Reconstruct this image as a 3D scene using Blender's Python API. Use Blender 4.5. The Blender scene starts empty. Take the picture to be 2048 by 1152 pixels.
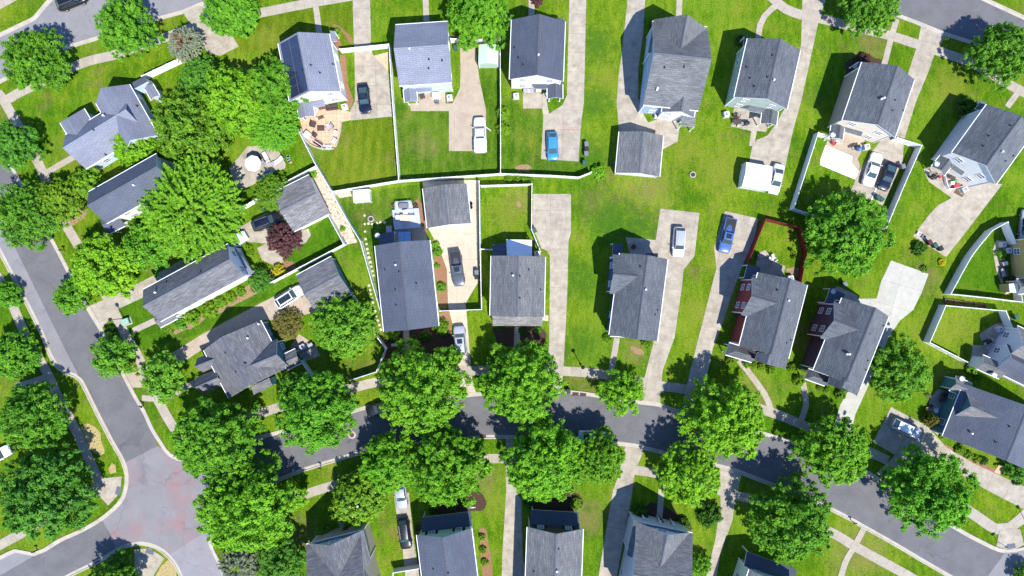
import bpy, bmesh, math, random
import numpy as np
from mathutils import Vector, Matrix

SC = bpy.context.scene
COL = SC.collection
rnd = random.Random(7)

# ------------------------------------------------------------------ camera, world, sun, exposure
CAM_H = 108.0            # flying height in metres
FPX = 1366.0             # focal length in photo pixels (2048 wide)
cam_d = bpy.data.cameras.new('camera'); cam = bpy.data.objects.new('camera', cam_d); COL.objects.link(cam)
cam.location = (0, 0, CAM_H); cam.rotation_euler = (0, 0, 0)
cam_d.sensor_width = 36.0; cam_d.lens = FPX / 2048.0 * 36.0
cam_d.clip_start = 1.0; cam_d.clip_end = 3000.0
SC.camera = cam

SUN_EL = math.radians(57.0)
SUN_XY = Vector((0.47, -0.88)).normalized()
world = bpy.data.worlds.new('World'); SC.world = world; world.use_nodes = True
wn = world.node_tree; bg = wn.nodes['Background']
sky = wn.nodes.new('ShaderNodeTexSky'); sky.sky_type = 'NISHITA'; sky.sun_disc = False
sky.sun_elevation = SUN_EL; sky.sun_rotation = math.atan2(SUN_XY.x, SUN_XY.y)
sky.air_density = 1.0; sky.dust_density = 0.1; sky.ozone_density = 2.5
tint = wn.nodes.new('ShaderNodeMix'); tint.data_type = 'RGBA'; tint.blend_type = 'MULTIPLY'; tint.inputs[0].default_value = 1.0
wn.links.new(sky.outputs[0], tint.inputs[6]); tint.inputs[7].default_value = (0.84, 1.02, 1.38, 1)
wn.links.new(tint.outputs[2], bg.inputs[0]); bg.inputs[1].default_value = 0.125
sun_d = bpy.data.lights.new('sun', 'SUN'); sun = bpy.data.objects.new('sun', sun_d); COL.objects.link(sun)
sun_d.energy = 5.0; sun_d.angle = math.radians(0.5); sun_d.color = (1.0, 0.975, 0.93)
to_sun = Vector((SUN_XY.x * math.cos(SUN_EL), SUN_XY.y * math.cos(SUN_EL), math.sin(SUN_EL)))
sun.rotation_euler = to_sun.to_track_quat('Z', 'Y').to_euler(); sun.location = (40, -70, 150)
SC.view_settings.view_transform = 'Standard'; SC.view_settings.look = 'None'
SC.view_settings.exposure = 0.55; SC.view_settings.gamma = 1.0
SC.cycles.max_bounces = 6; SC.cycles.transparent_max_bounces = 4

def G(px, py, h=0.0):
    """photo pixel of a point known to be h metres above the ground -> world x, y"""
    k = (CAM_H - h) / FPX
    return Vector(((px - 1024.0) * k, (576.0 - py) * k))

# ------------------------------------------------------------------ materials
MATS = {}
def nd(nt, t, **kw):
    n = nt.nodes.new(t)
    for k, v in kw.items(): setattr(n, k, v)
    return n
def ramp(nt, fac, stops):
    r = nd(nt, 'ShaderNodeValToRGB')
    e = r.color_ramp.elements
    while len(e) < len(stops): e.new(0.5)
    for i, (p, c) in enumerate(stops):
        e[i].position = p; e[i].color = (*c, 1)
    nt.links.new(fac, r.inputs[0]); return r.outputs[0]
def noise(nt, vec, scale, detail=4, rough=0.6):
    n = nd(nt, 'ShaderNodeTexNoise'); n.inputs['Scale'].default_value = scale
    n.inputs['Detail'].default_value = detail; n.inputs['Roughness'].default_value = rough
    if vec is not None: nt.links.new(vec, n.inputs['Vector'])
    return n.outputs['Fac']
def mapping(nt, vec, sc=(1, 1, 1), rot=(0, 0, 0), loc=(0, 0, 0)):
    m = nd(nt, 'ShaderNodeMapping'); m.inputs['Scale'].default_value = sc
    m.inputs['Rotation'].default_value = rot; m.inputs['Location'].default_value = loc
    nt.links.new(vec, m.inputs['Vector']); return m.outputs[0]
def mixc(nt, a, b, fac, mode='MIX'):
    m = nd(nt, 'ShaderNodeMix', data_type='RGBA', blend_type=mode)
    for s, v in ((m.inputs['A'], a), (m.inputs['B'], b), (m.inputs['Factor'], fac)):
        pass
    ins = [i for i in m.inputs if i.type == 'RGBA']; fi = m.inputs[0]
    def put(sock, v):
        if hasattr(v, 'is_linked'): nt.links.new(v, sock)
        elif isinstance(v, (int, float)): sock.default_value = v
        else: sock.default_value = (*v, 1)
    put(fi, fac); put(ins[0], a); put(ins[1], b)
    return [o for o in m.outputs if o.type == 'RGBA'][0]
def math_n(nt, op, a, b=None, c=None):
    m = nd(nt, 'ShaderNodeMath', operation=op)
    for i, v in enumerate((a, b, c)):
        if v is None: continue
        if hasattr(v, 'is_linked'): nt.links.new(v, m.inputs[i])
        else: m.inputs[i].default_value = v
    return m.outputs[0]
def new_mat(name, rough=0.8, spec=0.3, metal=0.0):
    m = bpy.data.materials.new(name); m.use_nodes = True; nt = m.node_tree
    b = nt.nodes['Principled BSDF']; b.inputs['Roughness'].default_value = rough
    b.inputs['Specular IOR Level'].default_value = spec; b.inputs['Metallic'].default_value = metal
    MATS[name] = m; return m, nt, b
def bump(nt, b, fac, strength=0.3, dist=0.05):
    n = nd(nt, 'ShaderNodeBump'); n.inputs['Strength'].default_value = strength; n.inputs['Distance'].default_value = dist
    nt.links.new(fac, n.inputs['Height']); nt.links.new(n.outputs[0], b.inputs['Normal'])
def geo_pos(nt): return nd(nt, 'ShaderNodeNewGeometry').outputs['Position']
def uvc(nt): return nd(nt, 'ShaderNodeTexCoord').outputs['UV']
def obc(nt): return nd(nt, 'ShaderNodeTexCoord').outputs['Object']

def flat_mat(name, col, rough=0.6, spec=0.3, metal=0.0, var=0.12, scale=3.0, coat=0.0):
    m, nt, b = new_mat(name, rough, spec, metal)
    f = noise(nt, obc(nt), scale, 5)
    lo = tuple(c * (1 - var) for c in col); hi = tuple(min(1, c * (1 + var)) for c in col)
    nt.links.new(ramp(nt, f, [(0.3, lo), (0.7, hi)]), b.inputs['Base Color'])
    if coat: b.inputs['Coat Weight'].default_value = coat; b.inputs['Coat Roughness'].default_value = 0.05
    return m

def grass_mat(name, dark, mid, light, dry, dryamt=0.5, stripe=None, deep=None):
    """mown lawn: blade grain, patchy growth, greener drifts, dry spots, and mower stripes where the yard has them"""
    m, nt, b = new_mat(name, 0.95, 0.0)
    p = geo_pos(nt)
    big = noise(nt, p, 0.10, 5, 0.6); med = noise(nt, mapping(nt, p, sc=(1.7, .55, 1), rot=(0, 0, .06)), 0.7, 7, 0.75); fine = noise(nt, p, 3.2, 4, 0.8)
    mixf = math_n(nt, 'ADD', math_n(nt, 'MULTIPLY', big, 0.34), math_n(nt, 'ADD', math_n(nt, 'MULTIPLY', med, 0.36), math_n(nt, 'MULTIPLY', fine, 0.30)))
    c = ramp(nt, mixf, [(0.44, dark), (0.5, mid), (0.56, light)])
    if deep:
        df0 = ramp(nt, noise(nt, mapping(nt, p, sc=(1, .45, 1), loc=(11, 3, 0)), 0.055, 6, 0.62), [(0.47, (0, 0, 0)), (0.57, (0.8,) * 3)])
        c = mixc(nt, c, mixc(nt, c, deep, 1.0, 'MULTIPLY'), df0)
    dn = noise(nt, mapping(nt, p, loc=(31, 7, 3)), 0.17, 8, 0.78)
    df = ramp(nt, dn, [(0.53, (0, 0, 0)), (0.66, (dryamt,) * 3)])
    c = mixc(nt, c, dry, df)
    if name in ('grass', 'grass_striped', 'grass_deep'):          # trodden, dried-out and lusher places of these particular yards
        wn_ = math_n(nt, 'MULTIPLY_ADD', noise(nt, mapping(nt, p, loc=(4, 8, 0)), 0.9, 8, 0.8), 3.0, -1.62)
        for px, py, rr, col, amt in SPOTS:
            vm = nd(nt, 'ShaderNodeVectorMath', operation='DISTANCE'); nt.links.new(p, vm.inputs[0]); q = G(px, py); vm.inputs[1].default_value = (q.x, q.y, 0)
            f = math_n(nt, 'MULTIPLY_ADD', vm.outputs['Value'], -1.0 / (rr * CAM_H / FPX), 1.0)
            f = math_n(nt, 'MAXIMUM', f, 0.0)
            g = math_n(nt, 'MAXIMUM', math_n(nt, 'MULTIPLY_ADD', f, 0.8, wn_), 0.0)
            f = math_n(nt, 'MULTIPLY', math_n(nt, 'MULTIPLY', g, 1.5 * amt), math_n(nt, 'MINIMUM', math_n(nt, 'MULTIPLY', f, 4.0), 1.0))
            c = mixc(nt, c, col, math_n(nt, 'MINIMUM', f, 0.72))
    if stripe:
        ang, wid = stripe
        r = mapping(nt, p, rot=(0, 0, math.radians(ang)))
        sx = nd(nt, 'ShaderNodeSeparateXYZ'); nt.links.new(r, sx.inputs[0])
        w = math_n(nt, 'SINE', math_n(nt, 'MULTIPLY_ADD', sx.outputs[0], math.pi / wid, math_n(nt, 'MULTIPLY', noise(nt, p, .3, 3), 1.6)))
        w = math_n(nt, 'MULTIPLY_ADD', w, 0.5, 0.5)
        c = mixc(nt, c, mixc(nt, c, (1.35, 1.2, 1.4), 1.0, 'MULTIPLY'), math_n(nt, 'MULTIPLY', w, 0.7))
    gr = ramp(nt, noise(nt, p, 8.0, 3, 0.85), [(0.39, (0.50, 0.57, 0.52)), (0.61, (1.48, 1.36, 1.5))])
    c = mixc(nt, c, gr, 1.0, 'MULTIPLY')
    nt.links.new(c, b.inputs['Base Color'])
    bump(nt, b, noise(nt, p, 6.0, 6, 0.85), 0.9, 0.12)
    return m
DRY = (0.19, 0.145, 0.05)
_d, _g, _y = (0.20, 0.16, 0.06), (0.045, 0.125, 0.012), (0.18, 0.215, 0.025)
SPOTS = [(1010, 430, 60, _y, .9), (1040, 400, 40, _d, .5), (1925, 660, 55, _y, .7), (1300, 375, 80, _d, .45), (1440, 345, 75, _y, .9), (1190, 405, 55, _d, .4), (1370, 300, 60, _y, .8), (1175, 1035, 55, _d, .8), (1135, 1000, 40, _d, .9), (1190, 770, 45, _d, .7), (1510, 790, 60, _d, .6),
         (965, 955, 50, _d, .8), (605, 1070, 60, _d, .6), (1270, 705, 30, _d, .9), (1740, 92, 55, _d, .6), (1850, 560, 50, _d, .6), (1720, 1105, 90, _d, .6), (160, 300, 70, _y, .7), (190, 250, 60, _d, .4), (300, 880, 28, _d, .8),
         (1192, 90, 60, _g, .9), (1190, 200, 60, _g, .9), (1188, 310, 55, _g, .9), (1230, 440, 75, _g, 1.0), (1160, 560, 60, _g, .8), (1165, 690, 60, _g, .8), (1290, 455, 55, _g, .9), (1215, 150, 40, _y, .8), (1640, 190, 50, _g, .7), (1440, 520, 45, _y, .7),
         (1390, 620, 40, _y, .7), (850, 290, 45, _d, .45), (1060, 280, 40, _y, .5), (1900, 170, 70, _y, .7), (1880, 330, 45, _g, .6), (1770, 420, 60, _g, .7), (1860, 660, 60, _y, .8), (545, 75, 50, _y, .6), (1230, 1000, 40, _y, .7), (1410, 1010, 30, _d, .7), (700, 390, 0.1, _d, .1), (985, 1000, 45, _y, .6)]
grass_mat('grass', (0.056, 0.132, 0.006), (0.108, 0.196, 0.008), (0.174, 0.242, 0.018), DRY, 0.6, None, (.78, .95, .92))
grass_mat('grass_striped', (0.066, 0.125, 0.005), (0.098, 0.160, 0.008), (0.138, 0.190, 0.014), DRY, 0.4, (7, 0.85))
grass_mat('grass_deep', (0.036, 0.098, 0.006), (0.064, 0.142, 0.008), (0.104, 0.178, 0.016), DRY, 0.5, (2, 1.1))
grass_mat('grass_lush', (0.038, 0.110, 0.005), (0.062, 0.155, 0.007), (0.092, 0.185, 0.010), DRY, 0.25)
grass_mat('grass_worn', (0.070, 0.120, 0.010), (0.115, 0.165, 0.016), (0.170, 0.195, 0.035), (0.23, 0.18, 0.085), 0.8)

def asphalt_mat(name, base, var=0.18, red=None):
    m, nt, b = new_mat(name, 0.9, 0.2)
    p = geo_pos(nt)
    f = math_n(nt, 'ADD', math_n(nt, 'MULTIPLY', noise(nt, p, 0.35, 6, 0.65), 0.7), math_n(nt, 'MULTIPLY', noise(nt, p, 12, 3, 0.8), 0.3))
    c = ramp(nt, f, [(0.33, tuple(x * (1 - var) for x in base)), (0.66, tuple(x * (1 + var) for x in base))])
    if red:
        rf = ramp(nt, noise(nt, mapping(nt, p, loc=(5, 9, 0)), 0.22, 5, 0.6), [(0.47, (0, 0, 0)), (0.68, (0.65,) * 3)])
        c = mixc(nt, c, red, rf)
    st = ramp(nt, noise(nt, mapping(nt, p, sc=(1, 1, 1), loc=(50, 2, 0)), 0.9, 6, 0.7), [(0.62, (1, 1, 1)), (0.74, (0.86, 0.85, 0.84))])
    c = mixc(nt, c, st, 1.0, 'MULTIPLY')
    oil = ramp(nt, noise(nt, mapping(nt, p, loc=(3, 60, 0)), 0.55, 3, 0.5), [(0.68, (1, 1, 1)), (0.76, (0.74, 0.73, 0.73))])
    c = mixc(nt, c, oil, 1.0, 'MULTIPLY')
    v = nd(nt, 'ShaderNodeTexVoronoi', feature='DISTANCE_TO_EDGE'); v.inputs['Scale'].default_value = 0.16
    nz = nd(nt, 'ShaderNodeTexNoise'); nz.inputs['Scale'].default_value = 0.9; nt.links.new(p, nz.inputs['Vector'])
    wob = mixc(nt, p, mixc(nt, nz.outputs['Color'], (2.2, 2.2, 0.0), 1.0, 'MULTIPLY'), 1.0, 'ADD'); nt.links.new(wob, v.inputs['Vector'])
    cr = ramp(nt, v.outputs['Distance'], [(0.0, (0.78, 0.78, 0.80)), (0.010, (1, 1, 1))])
    c = mixc(nt, c, cr, 1.0, 'MULTIPLY')
    nt.links.new(c, b.inputs['Base Color'])
    bump(nt, b, noise(nt, p, 25, 3), 0.25, 0.02)
    return m
asphalt_mat('asphalt', (0.134, 0.130, 0.134))
asphalt_mat('asphalt_old', (0.215, 0.208, 0.212), 0.14)
asphalt_mat('asphalt_red', (0.208, 0.198, 0.204), 0.12, (0.28, 0.145, 0.14))
asphalt_mat('asphalt_pale', (0.238, 0.225, 0.234), 0.12)

def concrete_mat(name, base, joint=(3.0, 3.0), stain=(0.25, 0.19, 0.13), amt=0.55, var=0.14):
    m, nt, b = new_mat(name, 0.85, 0.2)
    p = geo_pos(nt); u = uvc(nt)
    c = ramp(nt, noise(nt, p, 0.8, 7, 0.7), [(0.3, tuple(x * (1 - var) for x in base)), (0.7, tuple(min(1, x * (1 + var)) for x in base))])
    sf = ramp(nt, noise(nt, mapping(nt, p, loc=(9, 4, 0)), 0.45, 7, 0.72), [(0.50, (0, 0, 0)), (0.75, (amt,) * 3)])
    c = mixc(nt, c, stain, sf)
    of = ramp(nt, noise(nt, mapping(nt, p, loc=(77, 40, 0)), 0.35, 3, 0.5), [(0.70, (1, 1, 1)), (0.78, (0.62, 0.60, 0.58))])
    c = mixc(nt, c, of, 1.0, 'MULTIPLY')
    if joint:
        br = nd(nt, 'ShaderNodeTexBrick', offset=0.0)
        br.inputs['Scale'].default_value = 1.0; br.inputs['Brick Width'].default_value = joint[0]; br.inputs['Row Height'].default_value = joint[1]
        br.inputs['Mortar Size'].default_value = 0.022; br.inputs['Mortar Smooth'].default_value = 0.3
        br.inputs['Color1'].default_value = (1, 1, 1, 1); br.inputs['Color2'].default_value = (0.93, 0.93, 0.93, 1); br.inputs['Mortar'].default_value = (0.56, 0.53, 0.50, 1)
        nt.links.new(u, br.inputs['Vector']); c = mixc(nt, c, br.outputs['Color'], 1.0, 'MULTIPLY')
    gr = ramp(nt, noise(nt, p, 10, 3, 0.8), [(0.3, (0.9, 0.9, 0.9)), (0.7, (1.08, 1.08, 1.08))])
    c = mixc(nt, c, gr, 1.0, 'MULTIPLY')
    nt.links.new(c, b.inputs['Base Color'])
    return m
concrete_mat('concrete', (0.375, 0.328, 0.258), (3.05, 3.3), (0.22,0.17,0.12), 0.75, 0.26)
concrete_mat('concrete_walk', (0.375, 0.328, 0.262), (1.5, 9.0), amt=0.45)
concrete_mat('concrete_new', (0.44, 0.425, 0.365), (3.6, 3.6), (0.42, 0.36, 0.27), 0.3)
concrete_mat('concrete_tan', (0.385, 0.315, 0.235), None, (0.24, 0.16, 0.10), 0.6)
concrete_mat('concrete_cream', (0.50, 0.435, 0.325), (4.2, 3.4), (0.36, 0.27, 0.17), 0.5)
concrete_mat('concrete_white', (0.80, 0.78, 0.74), None, (0.62, 0.58, 0.52), 0.25)
concrete_mat('kerb_concrete', (0.42, 0.376, 0.308), None, (0.26, 0.22, 0.17), 0.5)
concrete_mat('paver_peach', (0.62, 0.40, 0.26), (0.6, 0.6), (0.45, 0.22, 0.13), 0.5)
flat_mat('mulch', (0.25, 0.135, 0.075), 0.95, 0.05, var=0.45, scale=6)
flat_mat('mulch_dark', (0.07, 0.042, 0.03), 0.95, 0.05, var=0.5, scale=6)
flat_mat('straw', (0.36, 0.28, 0.125), 0.95, 0.05, var=0.35, scale=4)
flat_mat('dirt', (0.27, 0.18, 0.10), 0.95, 0.05, var=0.35, scale=3)
m, nt, b = new_mat('litter', 0.95, 0.05)
nt.links.new(ramp(nt, noise(nt, geo_pos(nt), 2.6, 6, 0.85), [(0.35, (0.20, 0.10, 0.055)), (0.48, (0.45, 0.33, 0.22)), (0.56, (0.70, 0.62, 0.50)), (0.7, (0.16, 0.22, 0.05))]), b.inputs['Base Color'])
flat_mat('rust_iron', (0.10, 0.05, 0.04), 0.8, var=0.3)
flat_mat('pad_grey', (0.11, 0.12, 0.15), 0.8, var=0.1)
flat_mat('chalk_red', (0.55, 0.16, 0.12), 0.9, var=0.3, scale=9)

def shingle_mat(name, base, tint=0.22, streak=0.8):
    """asphalt shingles: courses along the eave, blended tabs, long mottled streaks"""
    m, nt, b = new_mat(name, 0.88, 0.25)
    u = uvc(nt)
    br = nd(nt, 'ShaderNodeTexBrick', offset=0.5)
    br.inputs['Scale'].default_value = 1.0; br.inputs['Brick Width'].default_value = 0.95; br.inputs['Row Height'].default_value = 0.28
    br.inputs['Mortar Size'].default_value = 0.02; br.inputs['Bias'].default_value = 0.0
    br.inputs['Color1'].default_value = (*[x * (1 - tint) for x in base], 1); br.inputs['Color2'].default_value = (*[x * (1 + tint) for x in base], 1)
    br.inputs['Mortar'].default_value = (*[x * 0.55 for x in base], 1)
    nt.links.new(u, br.inputs['Vector'])
    st = ramp(nt, noise(nt, mapping(nt, u, sc=(0.9, 4.5, 1)), 1.0, 4, 0.65), [(0.32, (1 - 0.36 * streak,) * 3), (0.68, (1 + 0.36 * streak,) * 3)])
    c = mixc(nt, br.outputs['Color'], st, 1.0, 'MULTIPLY')
    bl = ramp(nt, noise(nt, mapping(nt, geo_pos(nt), sc=(1, 1, 1)), 0.25, 4, 0.6), [(0.35, (0.86, 0.86, 0.88)), (0.7, (1.12, 1.11, 1.09))])
    c = mixc(nt, c, bl, 1.0, 'MULTIPLY')
    nt.links.new(c, b.inputs['Base Color'])
    bump(nt, b, br.outputs['Fac'], 0.4, -0.015)
    return m
shingle_mat('roof_pale', (0.215, 0.228, 0.280), 0.07, 0.2)
shingle_mat('roof_slate', (0.084, 0.096, 0.128), 0.07, 0.2)
shingle_mat('roof_blue', (0.100, 0.113, 0.146), 0.07, 0.22)
shingle_mat('roof_grey', (0.150, 0.154, 0.156), 0.16, 0.75)
shingle_mat('roof_dark', (0.116, 0.127, 0.138), 0.16, 0.7)
shingle_mat('roof_weathered', (0.190, 0.186, 0.182), 0.2, 1.0)
shingle_mat('roof_umber', (0.152, 0.152, 0.158), 0.2, 0.8)

def siding_mat(name, col):
    m, nt, b = new_mat(name, 0.7, 0.2)
    s = nd(nt, 'ShaderNodeSeparateXYZ'); nt.links.new(geo_pos(nt), s.inputs[0])
    fr = math_n(nt, 'FRACT', math_n(nt, 'MULTIPLY', s.outputs[2], 5.0))
    ln = ramp(nt, fr, [(0.0, (0.72,) * 3), (0.12, (1, 1, 1))])
    f = noise(nt, obc(nt), 0.9, 5)
    c = ramp(nt, f, [(0.3, tuple(x * 0.92 for x in col)), (0.7, tuple(min(1, x * 1.06) for x in col))])
    nt.links.new(mixc(nt, c, ln, 1.0, 'MULTIPLY'), b.inputs['Base Color']); return m
for k, c in dict(wall_white=(.80, .79, .77), wall_blue=(.36, .47, .62), wall_paleblue=(.55, .65, .76), wall_sage=(.40, .47, .42), wall_taupe=(.40, .33, .29),
                 wall_cream=(.78, .68, .55), wall_lavender=(.60, .60, .70), wall_red=(.26, .05, .055), wall_plum=(.085, .065, .10), wall_navy=(.05, .09, .19),
                 wall_yellow=(.50, .40, .15), wall_brown=(.085, .07, .065), wall_teal=(.08, .20, .25), wall_greenpale=(.52, .62, .50), wall_tan=(.55, .45, .36)).items():
    siding_mat(k, c)
flat_mat('trim_white', (0.80, 0.80, 0.80), 0.5, var=0.04)
flat_mat('vinyl', (0.82, 0.82, 0.82), 0.45, var=0.05, scale=1.5)
flat_mat('metal_white', (0.78, 0.79, 0.80), 0.4, 0.4, var=0.06)
flat_mat('metal_green', (0.46, 0.58, 0.46), 0.5, 0.4, var=0.05)
flat_mat('wood_red', (0.20, 0.022, 0.016), 0.8, var=0.3, scale=2)
flat_mat('wood_brown', (0.13, 0.075, 0.05), 0.8, var=0.3)
flat_mat('deck_grey', (0.36, 0.39, 0.45), 0.8, var=0.12)
flat_mat('steel', (0.45, 0.46, 0.48), 0.35, 0.5, 0.7, var=0.08)
flat_mat('ac_grey', (0.52, 0.53, 0.54), 0.55, 0.4, var=0.08)
flat_mat('black_plastic', (0.022, 0.023, 0.026), 0.5, var=0.2)
flat_mat('grey_plastic', (0.16, 0.17, 0.19), 0.5, var=0.15)
flat_mat('bin_green', (0.03, 0.10, 0.08), 0.5, var=0.15)
flat_mat('bin_maroon', (0.09, 0.02, 0.03), 0.5, var=0.15)
flat_mat('wicker', (0.07, 0.05, 0.045), 0.8, var=0.3, scale=12)
flat_mat('cushion_grey', (0.34, 0.33, 0.36), 0.9, var=0.12)
flat_mat('cushion_white', (0.70, 0.69, 0.66), 0.9, var=0.05)
flat_mat('cream_top', (0.55, 0.45, 0.32), 0.6, var=0.06)
flat_mat('blue_cover', (0.20, 0.35, 0.55), 0.6, var=0.08)
flat_mat('bright_blue', (0.05, 0.18, 0.50), 0.5, var=0.1)
flat_mat('red_cloth', (0.60, 0.05, 0.07), 0.7, var=0.1)
flat_mat('green_cloth', (0.06, 0.35, 0.12), 0.7, var=0.1)
flat_mat('terracotta', (0.50, 0.22, 0.11), 0.8, var=0.15)
flat_mat('stone', (0.50, 0.46, 0.31), 0.9, var=0.15)
flat_mat('stone_grey', (0.38, 0.35, 0.31), 0.9, var=0.25)
flat_mat('ash', (0.05, 0.045, 0.04), 0.95, var=0.4)
flat_mat('transformer_green', (0.25, 0.42, 0.32), 0.5, var=0.08)
flat_mat('sign_green', (0.04, 0.25, 0.16), 0.5)
flat_mat('sign_white', (0.7, 0.7, 0.7), 0.5)
flat_mat('bark', (0.11, 0.08, 0.06), 0.95, 0.1, var=0.35, scale=5)
flat_mat('tyre', (0.018, 0.018, 0.019), 0.85, var=0.2)
flat_mat('rim', (0.55, 0.55, 0.57), 0.3, 0.5, 0.8, var=0.05)
flat_mat('lamp_clear', (0.75, 0.76, 0.78), 0.15, 0.6, var=0.05)
flat_mat('lamp_red', (0.35, 0.02, 0.02), 0.2, 0.5, var=0.05)
flat_mat('glass_dark', (0.020, 0.028, 0.036), 0.06, 0.6, var=0.1)
flat_mat('glass_car', (0.045, 0.085, 0.090), 0.06, 0.7, var=0.15)
flat_mat('glass_window', (0.10, 0.14, 0.18), 0.08, 0.6, var=0.2)
flat_mat('tarp_mint', (0.60, 0.76, 0.74), 0.6, var=0.08)
for k, c in dict(paint_black=(.010, .011, .014), paint_navy=(.006, .010, .028), paint_blue=(.04, .23, .48), paint_deepblue=(.06, .12, .32), paint_white=(.80, .80, .79),
                 paint_silver=(.42, .44, .48), paint_grey=(.10, .11, .14), paint_champagne=(.58, .56, .52), paint_ice=(.55, .66, .70)).items():
    flat_mat(k, c, 0.28, 0.5, 0.25 if k in ('paint_silver', 'paint_grey') else 0.0, var=0.04, coat=0.2)

# solar glass with cell grid
m, nt, b = new_mat('solar_cell', 0.12, 0.5)
br = nd(nt, 'ShaderNodeTexBrick', offset=0.0); br.inputs['Scale'].default_value = 1.0; br.inputs['Brick Width'].default_value = 0.16; br.inputs['Row Height'].default_value = 0.16
br.inputs['Mortar Size'].default_value = 0.006; br.inputs['Color1'].default_value = (.014, .020, .055, 1); br.inputs['Color2'].default_value = (.017, .024, .062, 1); br.inputs['Mortar'].default_value = (.05, .06, .09, 1)
nt.links.new(obc(nt), br.inputs['Vector']); nt.links.new(br.outputs['Color'], b.inputs['Base Color'])

# foliage: the tree's own colour, varied leaf by leaf, light passes through the leaves
m = bpy.data.materials.new('foliage'); m.use_nodes = True; nt = m.node_tree; MATS['foliage'] = m
b = nt.nodes['Principled BSDF']; b.inputs['Roughness'].default_value = 0.55; b.inputs['Specular IOR Level'].default_value = 0.22
oi = nd(nt, 'ShaderNodeObjectInfo'); at = nd(nt, 'ShaderNodeAttribute', attribute_name='tone')
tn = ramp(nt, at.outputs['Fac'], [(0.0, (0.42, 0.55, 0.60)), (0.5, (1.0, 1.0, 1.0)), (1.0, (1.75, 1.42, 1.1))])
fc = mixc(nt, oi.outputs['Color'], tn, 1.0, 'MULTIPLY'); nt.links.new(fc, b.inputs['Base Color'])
tr = nd(nt, 'ShaderNodeBsdfTranslucent'); nt.links.new(mixc(nt, fc, (1.35, 1.25, 0.6), 1.0, 'MULTIPLY'), tr.inputs['Color'])
mx = nd(nt, 'ShaderNodeMixShader'); mx.inputs[0].default_value = 0.32
nt.links.new(b.outputs[0], mx.inputs[1]); nt.links.new(tr.outputs[0], mx.inputs[2]); nt.links.new(mx.outputs[0], nt.nodes['Material Output'].inputs[0])

# ------------------------------------------------------------------ object helpers
def tag(o, label=None, cat=None, group=None, kind=None):
    if label: o['label'] = label
    if cat: o['category'] = cat
    if group: o['group'] = group
    if kind: o['kind'] = kind
    return o
def empty(name, loc, rz=0.0, label=None, cat=None, group=None):
    o = bpy.data.objects.new(name, None); COL.objects.link(o)
    o.location = loc; o.rotation_euler = (0, 0, rz); o.empty_display_size = 0.3
    return tag(o, label, cat, group)
def link(name, me, parent=None, mtx=None):
    o = bpy.data.objects.new(name, me); COL.objects.link(o)
    if parent is not None: o.parent = parent
    if mtx is not None: o.matrix_local = mtx
    return o
def copy_tree(o, parent=None):
    c = o.copy(); COL.objects.link(c)
    if parent is not None: c.parent = parent
    for ch in list(o.children): copy_tree(ch, c)
    return c

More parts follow.
